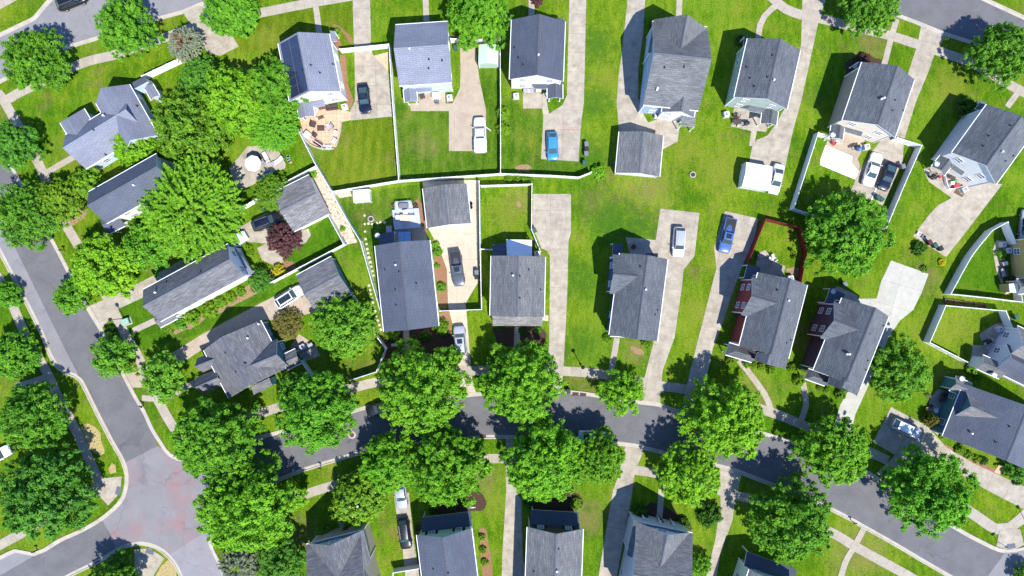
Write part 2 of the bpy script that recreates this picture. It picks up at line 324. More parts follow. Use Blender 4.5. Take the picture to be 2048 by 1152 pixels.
class MB:
    """collects shapes; build() links them as one mesh object"""
    def __init__(s): s.v = []; s.f = []; s.m = []; s.uv = []; s.sm = []
    def face(s, pts, mi=0, uv=None, smooth=False):
        i = len(s.v); s.v += [tuple(p) for p in pts]; s.f.append(list(range(i, i + len(pts)))); s.m.append(mi); s.sm.append(smooth)
        s.uv += uv if uv else [(p[0], p[1]) for p in pts]
    def grid(s, rings, mi=0, closed=True, smooth=True, cap=False):
        """rings: lists of points of equal length; joined ring to ring with shared vertices"""
        n = len(rings[0]); i0 = len(s.v)
        for r in rings: s.v += [tuple(p) for p in r]
        for a in range(len(rings) - 1):
            for k in range(n if closed else n - 1):
                q = [i0 + a * n + k, i0 + a * n + (k + 1) % n, i0 + (a + 1) * n + (k + 1) % n, i0 + (a + 1) * n + k]
                s.f.append(q); s.m.append(mi); s.sm.append(smooth); s.uv += [(s.v[x][0], s.v[x][1]) for x in q]
        if cap:
            for a, rev in ((0, True), (len(rings) - 1, False)):
                q = [i0 + a * n + k for k in range(n)]
                if rev: q.reverse()
                s.f.append(q); s.m.append(mi); s.sm.append(False); s.uv += [(s.v[x][0], s.v[x][1]) for x in q]
    def box(s, c, d, rz=0.0, mi=0, taper=1.0):
        x, y, z = d[0] / 2, d[1] / 2, d[2] / 2; R = Matrix.Rotation(rz, 3, 'Z'); c = Vector(c)
        P = []
        for zz, k in ((-z, 1.0), (z, taper)):
            P += [c + R @ Vector((sx * x * k, sy * y * k, zz)) for sx, sy in ((-1, -1), (1, -1), (1, 1), (-1, 1))]
        for q in ((3, 2, 1, 0), (4, 5, 6, 7), (0, 1, 5, 4), (1, 2, 6, 5), (2, 3, 7, 6), (3, 0, 4, 7)):
            s.face([P[k] for k in q], mi)
    def rbox(s, c, d, r=0.06, rz=0.0, mi=0):
        """box with a chamfered top edge"""
        x, y, z = d[0] / 2, d[1] / 2, d[2] / 2; R = Matrix.Rotation(rz, 3, 'Z'); c = Vector(c)
        def ring(xx, yy, zz, cr):
            return [c + R @ Vector(p) for p in ((-xx + cr, -yy, zz), (xx - cr, -yy, zz), (xx, -yy + cr, zz), (xx, yy - cr, zz), (xx - cr, yy, zz), (-xx + cr, yy, zz), (-xx, yy - cr, zz), (-xx, -yy + cr, zz))]
        s.grid([ring(x, y, -z, r), ring(x, y, z - r, r), ring(x - r * .7, y - r * .7, z, r)], mi, True, False, True)
    def beam(s, p, q, w, h, mi=0):
        p = Vector(p); q = Vector(q); d = (q - p).normalized()
        up = Vector((0, 0, 1)) if abs(d.z) < 0.95 else Vector((1, 0, 0))
        a = d.cross(up).normalized() * (w / 2); b_ = a.cross(d).normalized() * (h / 2)
        r0 = [p - a - b_, p + a - b_, p + a + b_, p - a + b_]; r1 = [x + (q - p) for x in r0]
        s.grid([r0, r1], mi, True, False, True)
    def cyl(s, c, r0, r1, h, n=12, mi=0, smooth=True, cap=True):
        c = Vector(c)
        rings = [[c + Vector((r * math.cos(t), r * math.sin(t), z)) for t in [2 * math.pi * k / n for k in range(n)]] for r, z in ((r0, 0), (r1, h))]
        s.grid(rings, mi, True, smooth, cap)
    def lathe(s, c, prof, n=16, mi=0):
        c = Vector(c)
        s.grid([[c + Vector((r * math.cos(2 * math.pi * k / n), r * math.sin(2 * math.pi * k / n), z)) for k in range(n)] for r, z in prof], mi, True, True, True)
    def slab(s, pts, th, m_top=0, m_side=1):
        """sloping roof plane: pts counter-clockwise seen from above; uv runs along and up the slope"""
        pts = [Vector(p) for p in pts]
        n = (pts[1] - pts[0]).cross(pts[2] - pts[0])
        if n.z < 0: pts.reverse(); n = -n
        n.normalize()
        al = Vector((0, 0, 1)).cross(n)
        al = al.normalized() if al.length > 1e-3 else Vector((1, 0, 0))
        upv = n.cross(al).normalized()
        s.face(pts, m_top, [(p.dot(al), p.dot(upv)) for p in pts])
        lo = [p - Vector((0, 0, th)) for p in pts]
        s.face(list(reversed(lo)), m_side)
        for k in range(len(pts)):
            a, b_ = pts[k], pts[(k + 1) % len(pts)]
            s.face([a, lo[k], lo[(k + 1) % len(pts)], b_], m_side)
    def mesh(s, name, mats):
        me = bpy.data.meshes.new(name); me.from_pydata(s.v, [], s.f)
        for mm in mats: me.materials.append(MATS[mm])
        me.polygons.foreach_set('material_index', s.m); me.polygons.foreach_set('use_smooth', s.sm)
        ul = me.uv_layers.new(name='UVMap'); ul.data.foreach_set('uv', [c for p in s.uv for c in p])
        me.update(); return me
    def build(s, name, mats, parent=None, mtx=None):
        return link(name, s.mesh(name, [mats] if isinstance(mats, str) else mats), parent, mtx)

def roughen(P, amp, seed, step=.5):
    """uneven edge for beds and bare patches"""
    r_ = random.Random(seed); out = []; ph = [(r_.uniform(0, 6.28), r_.uniform(.5, 2.6)) for _ in range(5)]
    c = sum(P, Vector((0, 0))) / len(P); L = smooth_line(P + [P[0]], step)[:-1]; s = 0
    for i, p in enumerate(L):
        s += step; d = (p - c).normalized() if (p - c).length > .01 else Vector((1, 0))
        out.append(p + d * amp * (sum(math.sin(a + f * s) for a, f in ph) / 3 + r_.uniform(-.5, .5)))
    return out
def poly_sheet(name, pts, z, mat, kind='structure', axis=None, thick=0.0, rough=0.0):
    """flat ground sheet from photo points; uv follows the longest edge so joints run with the slab"""
    P = [G(*p) for p in pts]
    if rough: P = roughen(P, rough, int(pts[0][0] * 7 + pts[0][1]))
    if axis is None:
        e = max(((P[i], P[(i + 1) % len(P)]) for i in range(len(P))), key=lambda q: (q[1] - q[0]).length)
        ax = (e[1] - e[0]).normalized(); o = e[0]
    else: ax = Vector(axis).normalized(); o = P[0]
    ay = Vector((-ax.y, ax.x))
    bm = bmesh.new(); uvl = bm.loops.layers.uv.new('UVMap')
    f = bm.faces.new([bm.verts.new((p.x, p.y, z)) for p in P]); bm.normal_update()
    if f.normal.z < 0: f.normal_flip()
    if thick:
        r = bmesh.ops.extrude_face_region(bm, geom=[f])
        for v in [g for g in r['geom'] if isinstance(g, bmesh.types.BMVert)]: v.co.z -= thick
        bmesh.ops.recalc_face_normals(bm, faces=bm.faces[:])
    bmesh.ops.triangulate(bm, faces=bm.faces[:])
    for fc in bm.faces:
        for l in fc.loops:
            d = Vector((l.vert.co.x, l.vert.co.y)) - o; l[uvl].uv = (d.dot(ax), d.dot(ay))
    me = bpy.data.meshes.new(name); bm.to_mesh(me); bm.free(); me.materials.append(MATS[mat])
    o_ = link(name, me); tag(o_, kind=kind); return o_

def smooth_line(P, step=1.0):
    """Catmull-Rom through the points, resampled"""
    P = [Vector(p) for p in P]; Q = [P[0] * 2 - P[1]] + P + [P[-1] * 2 - P[-2]]; out = []
    for i in range(1, len(Q) - 2):
        n = max(1, int((Q[i + 1] - Q[i]).length / step))
        for k in range(n):
            t = k / n; a, b_, c, d = Q[i - 1], Q[i], Q[i + 1], Q[i + 2]
            out.append(0.5 * ((2 * b_) + (c - a) * t + (2 * a - 5 * b_ + 4 * c - d) * t * t + (3 * b_ - a - 3 * c + d) * t ** 3))
    out.append(P[-1]); return out
def normals(L):
    N = []
    for i in range(len(L)):
        a = L[max(0, i - 1)]; b_ = L[min(len(L) - 1, i + 1)]; d = (b_ - a).normalized(); N.append(Vector((-d.y, d.x)))
    return N
def strip(name, pts, width, z, mat, smooth=True):
    L = smooth_line([G(*p) for p in pts]) if smooth else [G(*p) for p in pts]
    N = normals(L); mb = MB(); u = 0.0
    for i in range(len(L) - 1):
        d = (L[i + 1] - L[i]).length; a, b_ = L[i], L[i + 1]; w = width / 2
        q = [(*(a - N[i] * w), z), (*(b_ - N[i + 1] * w), z), (*(b_ + N[i + 1] * w), z), (*(a + N[i] * w), z)]
        mb.face(q, 0, [(u, 0), (u + d, 0), (u + d, width), (u, width)]); u += d
    return tag(mb.build(name, mat), kind='structure')
KERB_DROPS = []
def kerb(pts, side=1):
    """gutter pan and raised kerb swept along a road edge, lowered where a drive crosses it"""
    L = smooth_line([G(*p) for p in pts]); N = normals(L); mb = MB(); rings = []
    for p, n in zip(L, N):
        n = n * side
        hgt = 0.12
        for (c, r) in KERB_DROPS:
            if (p - c).length < r: hgt = 0.03
        rings.append([(*(p + n * o), z) for o, z in ((-0.42, 0.0), (-0.42, 0.014), (0.0, 0.02), (0.03, hgt), (0.2, hgt), (0.22, 0.0))])
    mb.grid(rings, 0, False, False)
    return tag(mb.build('kerb', 'kerb_concrete'), kind='structure')
# ------------------------------------------------------------------ ground, roads, kerbs, walks, drives
gm = MB(); S_ = 700.0
gm.face([(-S_, -S_, 0), (S_, -S_, 0), (S_, S_, 0), (-S_, S_, 0)])
tag(gm.build('ground', 'grass'), kind='structure')

for i, (mat, pts) in enumerate([
    ('grass_striped', [(600, 20), (703, 12), (706, 95), (690, 100), (540, 100), (470, 105), (480, 52), (551, 30)]),
    ('grass_striped', [(633, 325), (690, 262), (700, 242), (784, 235), (796, 360), (664, 382)]),
    ('grass_deep', [(790, 182), (822, 222), (898, 224), (898, 303), (947, 303), (972, 240), (967, 196), (955, 140), (998, 135), (1001, 347), (800, 358)]),
    ('grass_deep', [(1003, 190), (1046, 216), (1084, 218), (1082, 320), (1157, 325), (1158, 353), (1003, 347)]),
    ('grass_deep', [(676, 390), (845, 368), (850, 450), (760, 490), (766, 620), (700, 450)]),
    ('grass_lush', [(1906, 586), (1928, 542), (1964, 488), (2014, 448), (2028, 490), (2030, 596), (1980, 592)]),
    ('grass_lush', [(600, 478), (622, 462), (655, 432), (686, 486), (590, 535), (566, 512)]),
    ('grass_lush', [(300, 600), (330, 660), (430, 610), (520, 560), (595, 555), (595, 570), (520, 605), (400, 668), (280, 700), (262, 680)]),
    ('grass_lush', [(240, 615), (290, 595), (330, 640), (255, 668)]),
    ('grass_worn', [(1120, 752), (1200, 762), (1210, 780), (1125, 774)])]):
    poly_sheet('lawn', pts, 0.004 + i * 0.0004, mat)

roads = [
    ('asphalt_old', 0.010, [(-40, 430), (0, 440), (30, 495), (85, 607), (125, 688), (156, 749), (149, 752), (112, 732), (81, 664), (44, 590), (0, 505), (-40, 445)]),
    ('asphalt', 0.010, [(-80, 320), (18, 330), (31, 345), (60, 397), (112, 492), (172, 607), (203, 658), (217, 688), (271, 792), (305, 857), (315, 892), (249, 926), (223, 884), (193, 826), (161, 762), (156, 749), (125, 688), (85, 607), (30, 495), (0, 440), (-80, 400)]),
    ('asphalt_red', 0.0108, [(249, 926), (282, 909), (315, 892), (333, 901), (375, 920), (430, 905), (470, 1000), (425, 1050), (421, 1087), (437, 1121), (447, 1160), (365, 1160), (355, 1138), (338, 1114), (311, 1095), (281, 1088), (257, 1092), (233, 1100), (220, 1067), (203, 1038), (237, 1006), (249, 982), (252, 951)]),
    ('asphalt_pale', 0.0150, [(336, 1112), (389, 1077), (423, 1060), (421, 1087), (437, 1121), (447, 1160), (365, 1160), (355, 1138)]),
    ('asphalt', 0.0116, [(430, 905), (500, 879), (544, 867), (620, 845), (710, 820), (733, 813), (850, 796), (933, 789), (954, 787), (1050, 782), (1129, 782), (1203, 791), (1284, 804), (1318, 808), (1352, 820), (1440, 843), (1528, 866), (1596, 887), (1660, 910), (1735, 944), (1830, 1005), (1928, 1064), (1964, 1083), (1999, 1099), (2028, 1101), (2090, 1085), (2090, 1180), (1930, 1172), (1889, 1148), (1839, 1119), (1785, 1087), (1728, 1055), (1675, 1026), (1600, 992), (1511, 958), (1474, 943), (1440, 934), (1332, 908), (1288, 897), (1250, 890), (1120, 878), (1001, 875), (950, 877), (850, 888), (737, 904), (666, 923), (639, 931), (584, 950), (470, 1000)]),
    ('asphalt', 0.0124, [(203, 1038), (220, 1067), (233, 1100), (142, 1151), (60, 1195), (-20, 1195), (0, 1151), (81, 1104), (118, 1080)]),
    ('asphalt_old', 0.0124, [(0, 1114), (30, 1100), (68, 1107), (81, 1104), (0, 1151), (-30, 1165), (-30, 1128)]),
    ('asphalt_old', 0.010, [(-80, 110), (0, 69), (35, 52), (69, 35), (82, 19), (94, 5), (108, -20), (480, -30), (430, 0), (396, 12), (322, 37), (260, 55), (200, 76), (132, 98), (75, 127), (17, 156), (0, 164), (-80, 205)]),
    ('asphalt', 0.010, [(1680, -25), (1960, -25), (1974, 0), (2028, 25), (2100, 55), (2100, 142), (1957, 91), (1892, 70), (1842, 50), (1800, 34), (1740, 10)]),
]
for mat, z, pts in roads: poly_sheet('road', pts, z, mat)
poly_sheet('road', [(2010, 1105), (2090, 1085), (2090, 1180), (1955, 1180)], 0.0160, 'asphalt_old')

KERB_DROPS += [(G(187, 632), 2.6), (G(312, 806), 1.0), (G(937, 789), 1.6), (G(1105, 782), 1.8), (G(1302, 806), 1.8), (G(1381, 827), 1.8), (G(1672, 915), 2.0), (G(1865, 60), 2.2), (G(1270, 893), 2.4), (G(1460, 938), 2.0), (G(396, 12), 3.2), (G(1018, 875), 1.6), (G(246, 968), 1.5), (G(2015, 1101), 1.5), (G(298, 1091), 1.5), (G(1772, 958), 2.4)]
kerb([(-30, 450), (0, 505), (44, 590), (81, 664), (100, 712), (112, 732), (130, 746), (149, 752), (161, 762), (193, 826), (223, 884), (244, 921), (252, 951), (249, 982), (237, 1006), (203, 1036), (162, 1060), (118, 1080), (90, 1098), (68, 1107), (45, 1103), (30, 1100), (0, 1114), (-30, 1128)], -1)
kerb([(18, 325), (31, 345), (60, 397), (112, 492), (172, 607), (203, 658), (217, 688), (271, 792), (288, 820), (305, 857), (322, 884), (340, 908), (375, 920), (430, 905), (500, 879), (544, 867), (620, 845), (710, 820), (733, 813), (850, 796), (933, 789), (954, 787), (1050, 782), (1129, 782), (1203, 791), (1284, 804), (1318, 808), (1352, 820), (1440, 843), (1528, 866), (1596, 887), (1660, 910), (1735, 944), (1830, 1005), (1928, 1064), (1964, 1083), (1999, 1099), (2028, 1101), (2060, 1090), (2085, 1065)], 1)
kerb([(452, 1165), (447, 1148), (437, 1121), (421, 1087), (428, 1050), (470, 1002), (584, 950), (639, 931), (666, 923), (737, 904), (850, 888), (950, 877), (1001, 875), (1120, 878), (1250, 890), (1288, 897), (1332, 908), (1440, 934), (1474, 943), (1511, 958), (1600, 992), (1675, 1026), (1728, 1055), (1785, 1087), (1839, 1119), (1889, 1148), (1930, 1172)], -1)
kerb([(80, 1185), (142, 1151), (203, 1121), (233, 1102), (257, 1092), (281, 1088), (311, 1095), (338, 1114), (355, 1138), (366, 1165)], -1)
kerb([(-30, 84), (0, 69), (35, 52), (69, 35), (82, 19), (94, 5), (112, -12)], 1)
kerb([(-15, 172), (17, 156), (75, 127), (132, 98), (200, 76), (260, 55), (322, 37), (366, 25), (396, 12), (430, 0), (460, -12)], -1)
kerb([(1690, -8), (1740, 10), (1800, 34), (1842, 50), (1892, 70), (1957, 91), (2060, 128)], -1)
kerb([(1955, -9), (1974, 0), (2028, 25), (2060, 40)], 1)

# beds, bare earth, litter
for bi, (mat, z, pts) in enumerate([
    ('mulch', 0.012, [(680, 112), (690, 112), (697, 169), (707, 203), (697, 214), (688, 190)]),
    ('mulch', 0.012, [(664, 78), (676, 72), (682, 92), (678, 102), (668, 98)]),
    ('mulch', 0.0125, [(664, 50), (672, 49), (690, 60), (702, 76), (708, 88), (700, 88), (690, 70), (676, 58)]),
    ('paver_peach', 0.022, [(747, 112), (776, 104), (776, 142)]),
    ('mulch', 0.012, [(866, 478), (880, 492), (896, 532), (896, 609), (880, 612), (872, 560)]),
    ('mulch', 0.012, [(878, 625), (898, 625), (903, 675), (892, 690), (880, 650)]),
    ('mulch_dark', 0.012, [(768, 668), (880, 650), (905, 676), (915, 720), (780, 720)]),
    ('mulch', 0.012, [(895, 72), (945, 72), (945, 82), (900, 82)]),
    ('mulch', 0.012, [(826, 404), (838, 398), (855, 450), (850, 468), (842, 455)]),
    ('mulch_dark', 0.012, [(1690, 125), (1720, 110), (1768, 122), (1762, 132), (1715, 140), (1696, 150)]),
    ('dirt', 0.012, [(1027, 334), (1045, 330), (1066, 334), (1062, 342), (1036, 342)]),
    ('straw', 0.012, [(160, 856), (176, 847), (196, 862), (205, 888), (208, 905), (190, 905), (168, 880)]),
    ('dirt', 0.012, [(1036, 402), (1032, 410), (1040, 413), (1043, 406)]),
    ('straw', 0.012, [(216, 938), (224, 924), (232, 930), (230, 942), (222, 945)]),
    ('straw', 0.013, [(322, 1130), (342, 1120), (352, 1145), (350, 1160), (315, 1160)]),
    ('litter', 0.012, [(622, 343), (637, 340), (668, 385), (715, 485), (688, 490), (660, 428), (628, 358)]),
    ('litter', 0.012, [(668, 386), (700, 382), (704, 392), (680, 396)]),
    ('dirt', 0.012, [(1262, 694), (1284, 700), (1288, 712), (1270, 708)]),
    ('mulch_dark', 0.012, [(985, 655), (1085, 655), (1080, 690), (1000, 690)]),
    ('dirt', 0.012, [(128, 425), (150, 410), (172, 420), (165, 440), (138, 452)]),
    ('mulch', 0.012, [(1855, 895), (1870, 880), (1960, 925), (2010, 946), (1990, 948), (1930, 925)]),
    ('dirt', 0.012, [(1572, 538), (1598, 540), (1596, 552), (1575, 550)]),
    ('mulch', 0.012, [(958, 1060), (972, 1060), (985, 1152), (966, 1152)]),
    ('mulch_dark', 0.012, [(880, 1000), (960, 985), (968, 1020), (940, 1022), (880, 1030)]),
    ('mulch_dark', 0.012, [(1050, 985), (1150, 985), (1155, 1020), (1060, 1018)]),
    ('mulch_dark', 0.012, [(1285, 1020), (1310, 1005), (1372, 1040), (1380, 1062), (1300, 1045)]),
    ('mulch', 0.012, [(505, 555), (570, 525), (590, 535), (540, 562)]),
    ('dirt', 0.0125, [(318, 640), (345, 655), (440, 605), (500, 570), (520, 582), (430, 630), (350, 668)])]):
    poly_sheet('mulch_bed' if 'mulch' in mat else 'bare_ground', pts, z + bi * .00025, mat, rough=0 if mat in ('paver_peach', 'litter') else (.28 if mat in ('straw', 'dirt') else .15))

drives = [
    ('concrete', [(705, -10), (740, -10), (742, 88), (745, 108), (776, 142), (784, 233), (702, 241), (700, 222), (710, 203), (709, 112), (708, 95)]),
    ('concrete_tan', [(920, 84), (950, 84), (955, 129), (959, 159), (967, 196), (972, 220), (972, 245), (947, 302), (898, 302), (898, 222), (822, 222), (820, 207), (838, 206), (838, 181), (890, 178), (891, 207), (905, 207), (920, 176), (921, 135)]),
    ('concrete', [(1139, -10), (1173, -10), (1168, 203), (1162, 250), (1157, 323), (1082, 318), (1087, 233), (1084, 217), (1046, 217), (1046, 184), (1093, 186), (1093, 200), (1098, 228), (1125, 210), (1134, 190), (1135, 135)]),
    ('concrete', [(1256, -10), (1291, -10), (1286, 68), (1277, 135), (1276, 196), (1284, 223), (1296, 245), (1320, 237), (1320, 225), (1352, 228), (1359, 257), (1355, 283), (1327, 298), (1270, 290), (1237, 270), (1237, 250), (1233, 203), (1237, 152), (1244, 101)]),
    ('concrete', [(1605, -10), (1655, -10), (1636, 46), (1625, 100), (1603, 200), (1587, 257), (1570, 335), (1497, 330), (1505, 290), (1513, 280), (1535, 271), (1553, 246), (1571, 214), (1590, 140), (1602, 89)]),
    ('concrete', [(1842, 50), (1893, 70), (1871, 103), (1857, 143), (1832, 203), (1808, 280), (1805, 324), (1765, 411), (1701, 384), (1717, 344), (1742, 305), (1764, 278), (1792, 268), (1817, 143), (1835, 89)]),
    ('concrete', [(1848, 342), (1857, 363), (1903, 396), (1878, 409), (1860, 427), (1826, 472), (1892, 514), (1925, 473), (2005, 368), (1960, 365), (1900, 335), (1870, 330)]),
    ('concrete', [(1066, 388), (1142, 388), (1142, 465), (1137, 482), (1135, 573), (1132, 641), (1127, 735), (1123, 781), (1085, 781), (1093, 735), (1098, 691), (1100, 512), (1095, 502), (1083, 497), (1073, 472), (1064, 458)]),
    ('concrete', [(1321, 417), (1399, 426), (1389, 512), (1367, 539), (1364, 573), (1349, 675), (1325, 742), (1320, 808), (1284, 803), (1288, 759), (1306, 688), (1335, 519), (1311, 519), (1311, 482)]),
    ('concrete', [(1450, 422), (1516, 437), (1508, 482), (1487, 526), (1474, 560), (1440, 661), (1426, 695), (1412, 760), (1402, 833), (1362, 822), (1377, 756), (1392, 695), (1423, 573), (1433, 536), (1428, 495)]),
    ('concrete_new', [(1782, 521), (1857, 548), (1842, 588), (1826, 620), (1800, 641), (1778, 673), (1750, 740), (1735, 775), (1710, 830), (1690, 922), (1652, 906), (1680, 810), (1715, 750), (1745, 660), (1750, 620), (1690, 608), (1692, 598), (1753, 597), (1762, 563)]),
    ('concrete_cream', [(845, 362), (957, 360), (957, 563), (931, 607), (933, 624), (937, 675), (944, 759), (953, 788), (920, 790), (921, 759), (906, 651), (899, 624), (896, 607), (894, 539), (879, 498), (856, 456)]),
    ('concrete', [(475, 457), (556, 412), (600, 440), (600, 462), (617, 457), (622, 470), (612, 485), (579, 503), (566, 510), (570, 522), (553, 533), (524, 520), (514, 496), (533, 487), (486, 483), (400, 530), (290, 593), (237, 618), (203, 657), (176, 613), (230, 590), (311, 549), (420, 488)]),
    ('concrete_tan', [(600, 566), (540, 597), (518, 608), (400, 671), (345, 705), (270, 745), (245, 742), (262, 775), (285, 775), (364, 726), (406, 698), (530, 640), (560, 640), (630, 625), (620, 600)]),
    ('concrete', [(1782, 814), (1853, 851), (1892, 894), (1946, 926), (2000, 951), (2075, 985), (2075, 1032), (2000, 994), (1953, 969), (1900, 935), (1866, 912), (1830, 925), (1807, 935), (1780, 960), (1752, 947), (1790, 910), (1746, 884)]),
    ('concrete', [(1855, 851), (1858, 800), (1875, 778), (1925, 790), (1890, 860), (1875, 870)]),
    ('concrete', [(1011, 876), (1026, 876), (1033, 985), (1043, 1000), (1045, 1110), (1055, 1165), (1003, 1165), (1005, 1100), (1012, 985)]),
    ('concrete', [(1250, 893), (1289, 898), (1271, 940), (1262, 1000), (1250, 1060), (1232, 1165), (1195, 1165), (1212, 1060), (1226, 980), (1245, 930)]),
    ('concrete', [(1440, 935), (1484, 946), (1470, 1000), (1465, 1040), (1440, 1110), (1430, 1170), (1408, 1170), (1430, 1080), (1441, 1010)]),
    ('concrete', [(787, 985), (818, 985), (825, 1060), (830, 1100), (842, 1165), (812, 1165), (805, 1095), (795, 1040)]),
    ('concrete', [(366, 25), (396, 12), (425, 10), (445, 40), (478, 93), (440, 112), (415, 105), (390, 62)]),
]
for i, (mat, pts) in enumerate(drives): poly_sheet('driveway', pts, 0.020 + 0.0006 * i, mat)

patios = [
    ('concrete', [(1468, 214), (1462, 253), (1502, 262), (1498, 292), (1508, 292), (1514, 262), (1532, 264), (1540, 240), (1530, 212)]),
    ('concrete_white', [(1651, 290), (1705, 312), (1704, 327), (1718, 342), (1710, 359), (1640, 330), (1641, 318)]),
    ('concrete_tan', [(1652, 290), (1660, 262), (1700, 256), (1730, 279), (1720, 309), (1715, 318), (1720, 331), (1717, 343), (1705, 327), (1706, 311)]),
    ('concrete', [(1251, 474), (1312, 480), (1311, 519), (1266, 514), (1258, 503)]),
    ('concrete', [(509, 292), (547, 288), (559, 304), (572, 329), (569, 338), (551, 342), (509, 368), (486, 379), (470, 372), (458, 335), (479, 313), (495, 293)]),
    ('paver_peach', [(590, 205), (650, 205), (676, 219), (702, 224), (702, 240), (684, 244), (681, 263), (672, 294), (653, 297), (622, 289), (609, 273), (604, 255)]),
    ('concrete', [(1515, 508), (1530, 500), (1558, 528), (1571, 532), (1566, 552), (1510, 545)]),
    ('concrete', [(1966, 690), (1958, 668), (1990, 648), (2010, 645), (2015, 690), (1990, 735), (1940, 735), (1945, 690)]),
    ('concrete', [(1985, 500), (1993, 480), (2010, 482), (2004, 520), (2006, 570), (2020, 585), (2010, 590), (2003, 570), (1992, 540)]),
    ('concrete', [(1662, 580), (1676, 572), (1716, 592), (1710, 612), (1662, 602)]),
    ('concrete_tan', [(786, 462), (848, 452), (860, 500), (790, 500)]),
    ('concrete_tan', [(598, 668), (632, 690), (640, 712), (612, 722), (580, 695)])]
for i, (mat, pts) in enumerate(patios): poly_sheet('patio', pts, 0.034 + 0.0006 * i, mat)
poly_sheet('path', [(1880, 948), (1888, 940), (1998, 937), (2008, 942), (1996, 964), (1984, 958)], 0.036, 'paver_peach') if False else None
poly_sheet('path', [(1998, 929), (2009, 934), (1999, 949), (1988, 944)], 0.036, 'paver_peach')

strip('pavement', [(14, 200), (34, 188), (101, 156), (169, 125), (237, 108), (305, 83), (338, 73), (372, 60), (400, 48)], 1.5, 0.0460, 'concrete_walk')
strip('pavement', [(425, 55), (470, 42), (500, 31), (551, 20), (612, 8), (680, -4), (730, -12)], 1.5, 0.0460, 'concrete_walk')
strip('pavement', [(-30, 172), (0, 190), (14, 212), (34, 247), (64, 301), (88, 350), (112, 408), (135, 455), (149, 478), (180, 535), (210, 587), (230, 627), (250, 668), (274, 708), (300, 765), (318, 803), (338, 840), (357, 866), (385, 880)], 1.5, 0.0466, 'concrete_walk')
strip('pavement', [(-30, 520), (0, 560), (24, 607), (44, 654), (68, 702), (81, 722), (98, 752), (122, 806), (142, 840), (162, 884), (183, 928), (197, 962), (192, 976), (150, 1005), (90, 1040), (0, 1090), (-30, 1105)], 1.5, 0.0460, 'concrete_walk')
strip('pavement', [(385, 880), (420, 864), (455, 850), (510, 831), (547, 818), (620, 797), (710, 775), (750, 765), (850, 748), (960, 741), (1050, 740), (1125, 742), (1183, 746), (1217, 751), (1318, 771), (1372, 779), (1450, 797), (1546, 826), (1589, 843), (1618, 855), (1700, 888), (1750, 909), (1776, 921)], 1.5, 0.0460, 'concrete_walk')
strip('pavement', [(500, 1030), (590, 996), (656, 974), (760, 946), (860, 926), (964, 918), (1011, 917), (1100, 918), (1200, 927), (1271, 940), (1310, 946), (1390, 965), (1464, 989), (1508, 1000), (1600, 1038), (1671, 1069), (1700, 1087), (1750, 1115), (1803, 1144), (1840, 1165)], 1.5, 0.0460, 'concrete_walk')
strip('pavement', [(1880, 985), (1949, 1030), (1992, 1058), (2017, 1056), (2050, 1030), (2075, 1005)], 1.7, 0.0460, 'concrete_walk')
strip('pavement', [(1540, -8), (1571, 18), (1603, 30), (1643, 38), (1700, 52), (1778, 71), (1835, 89), (1878, 103), (1946, 128), (2021, 171), (2070, 196)], 1.5, 0.0460, 'concrete_walk')
strip('pavement', [(-10, 14), (30, -8)], 1.5, 0.046, 'concrete_walk')
for i, pts in enumerate([[(88, 349), (118, 331), (150, 313)], [(629, -5), (634, 30), (640, 75)], [(851, -5), (852, 20), (853, 50)], [(1063, -5), (1063, 45)], [(1359, -5), (1357, 40)],
                         [(1560, 8), (1545, 16), (1529, 32), (1520, 50), (1516, 76)], [(1793, 38), (1782, 75), (1768, 130)], [(2036, 184), (2014, 214)], [(266, 662), (300, 646), (322, 636)],
                         [(1185, 800) if False else (1222, 745), (1228, 710), (1234, 676)], [(1545, 830), (1530, 790), (1490, 735), (1478, 720)], [(1600, 845), (1612, 810), (1606, 765)],
                         [(812, 640), (813, 690), (814, 750)], [(1035, 650), (1033, 700), (1030, 745)], [(1324, 950), (1322, 990), (1318, 1045)], [(1728, 1056), (1710, 1090), (1690, 1125), (1680, 1160)],
                         [(284, 796), (306, 806) if False else (330, 795), (395, 762)], [(688, 1000), (682, 1045), (690, 1066)], [(2048, 1040), (2030, 1052), (2060, 1020)][:2], [(30, 772), (60, 765), (98, 752)], [(217, 470), (180, 490), (150, 500)]]):
    strip('path', pts, 0.95, 0.049 + 0.0004 * i, 'concrete_walk')
poly_sheet('pavement', [(190, 950), (208, 956), (244, 952), (242, 979), (234, 993), (217, 1011), (196, 989), (186, 965)], 0.062, 'concrete')
poly_sheet('pavement', [(268, 1099), (300, 1096), (329, 1116), (308, 1150), (300, 1165), (272, 1165)], 0.062, 'concrete')
poly_sheet('pavement', [(1998, 1062), (1992, 1092), (2010, 1098), (2030, 1098), (2048, 1090), (2040, 1058), (2017, 1056)], 0.062, 'concrete')
for c, a in (((237, 981), 75), ((300, 1103), -18), ((2022, 1092), 8)):
    p = G(*c); mb = MB()
    mb.rbox((0, 0, 0.012), (1.3, 0.75, 0.02), 0.008, 0, 0)
    for i in range(8):
        for j in range(4): mb.cyl((-.56 + i * .16, -.27 + j * .18, 0.02), .025, .018, .008, 6)
    o = mb.build('paving_pad', 'pad_grey'); o.location = (p.x, p.y, 0.064); o.rotation_euler.z = math.radians(a); tag(o, kind='structure')
# red chalk boxes on the drive
mb = MB()
for i in range(6):
    p = G(1127 + i * 5.6, 257)
    for dx, dy, w, h in ((0, .13, .36, .03), (0, -.13, .36, .03), (-.17, 0, .03, .26), (.17, 0, .03, .26)): mb.box((p.x + dx, p.y + dy, 0.046), (w, h, 0.004))
tag(mb.build('road_markings', 'chalk_red'), kind='structure')
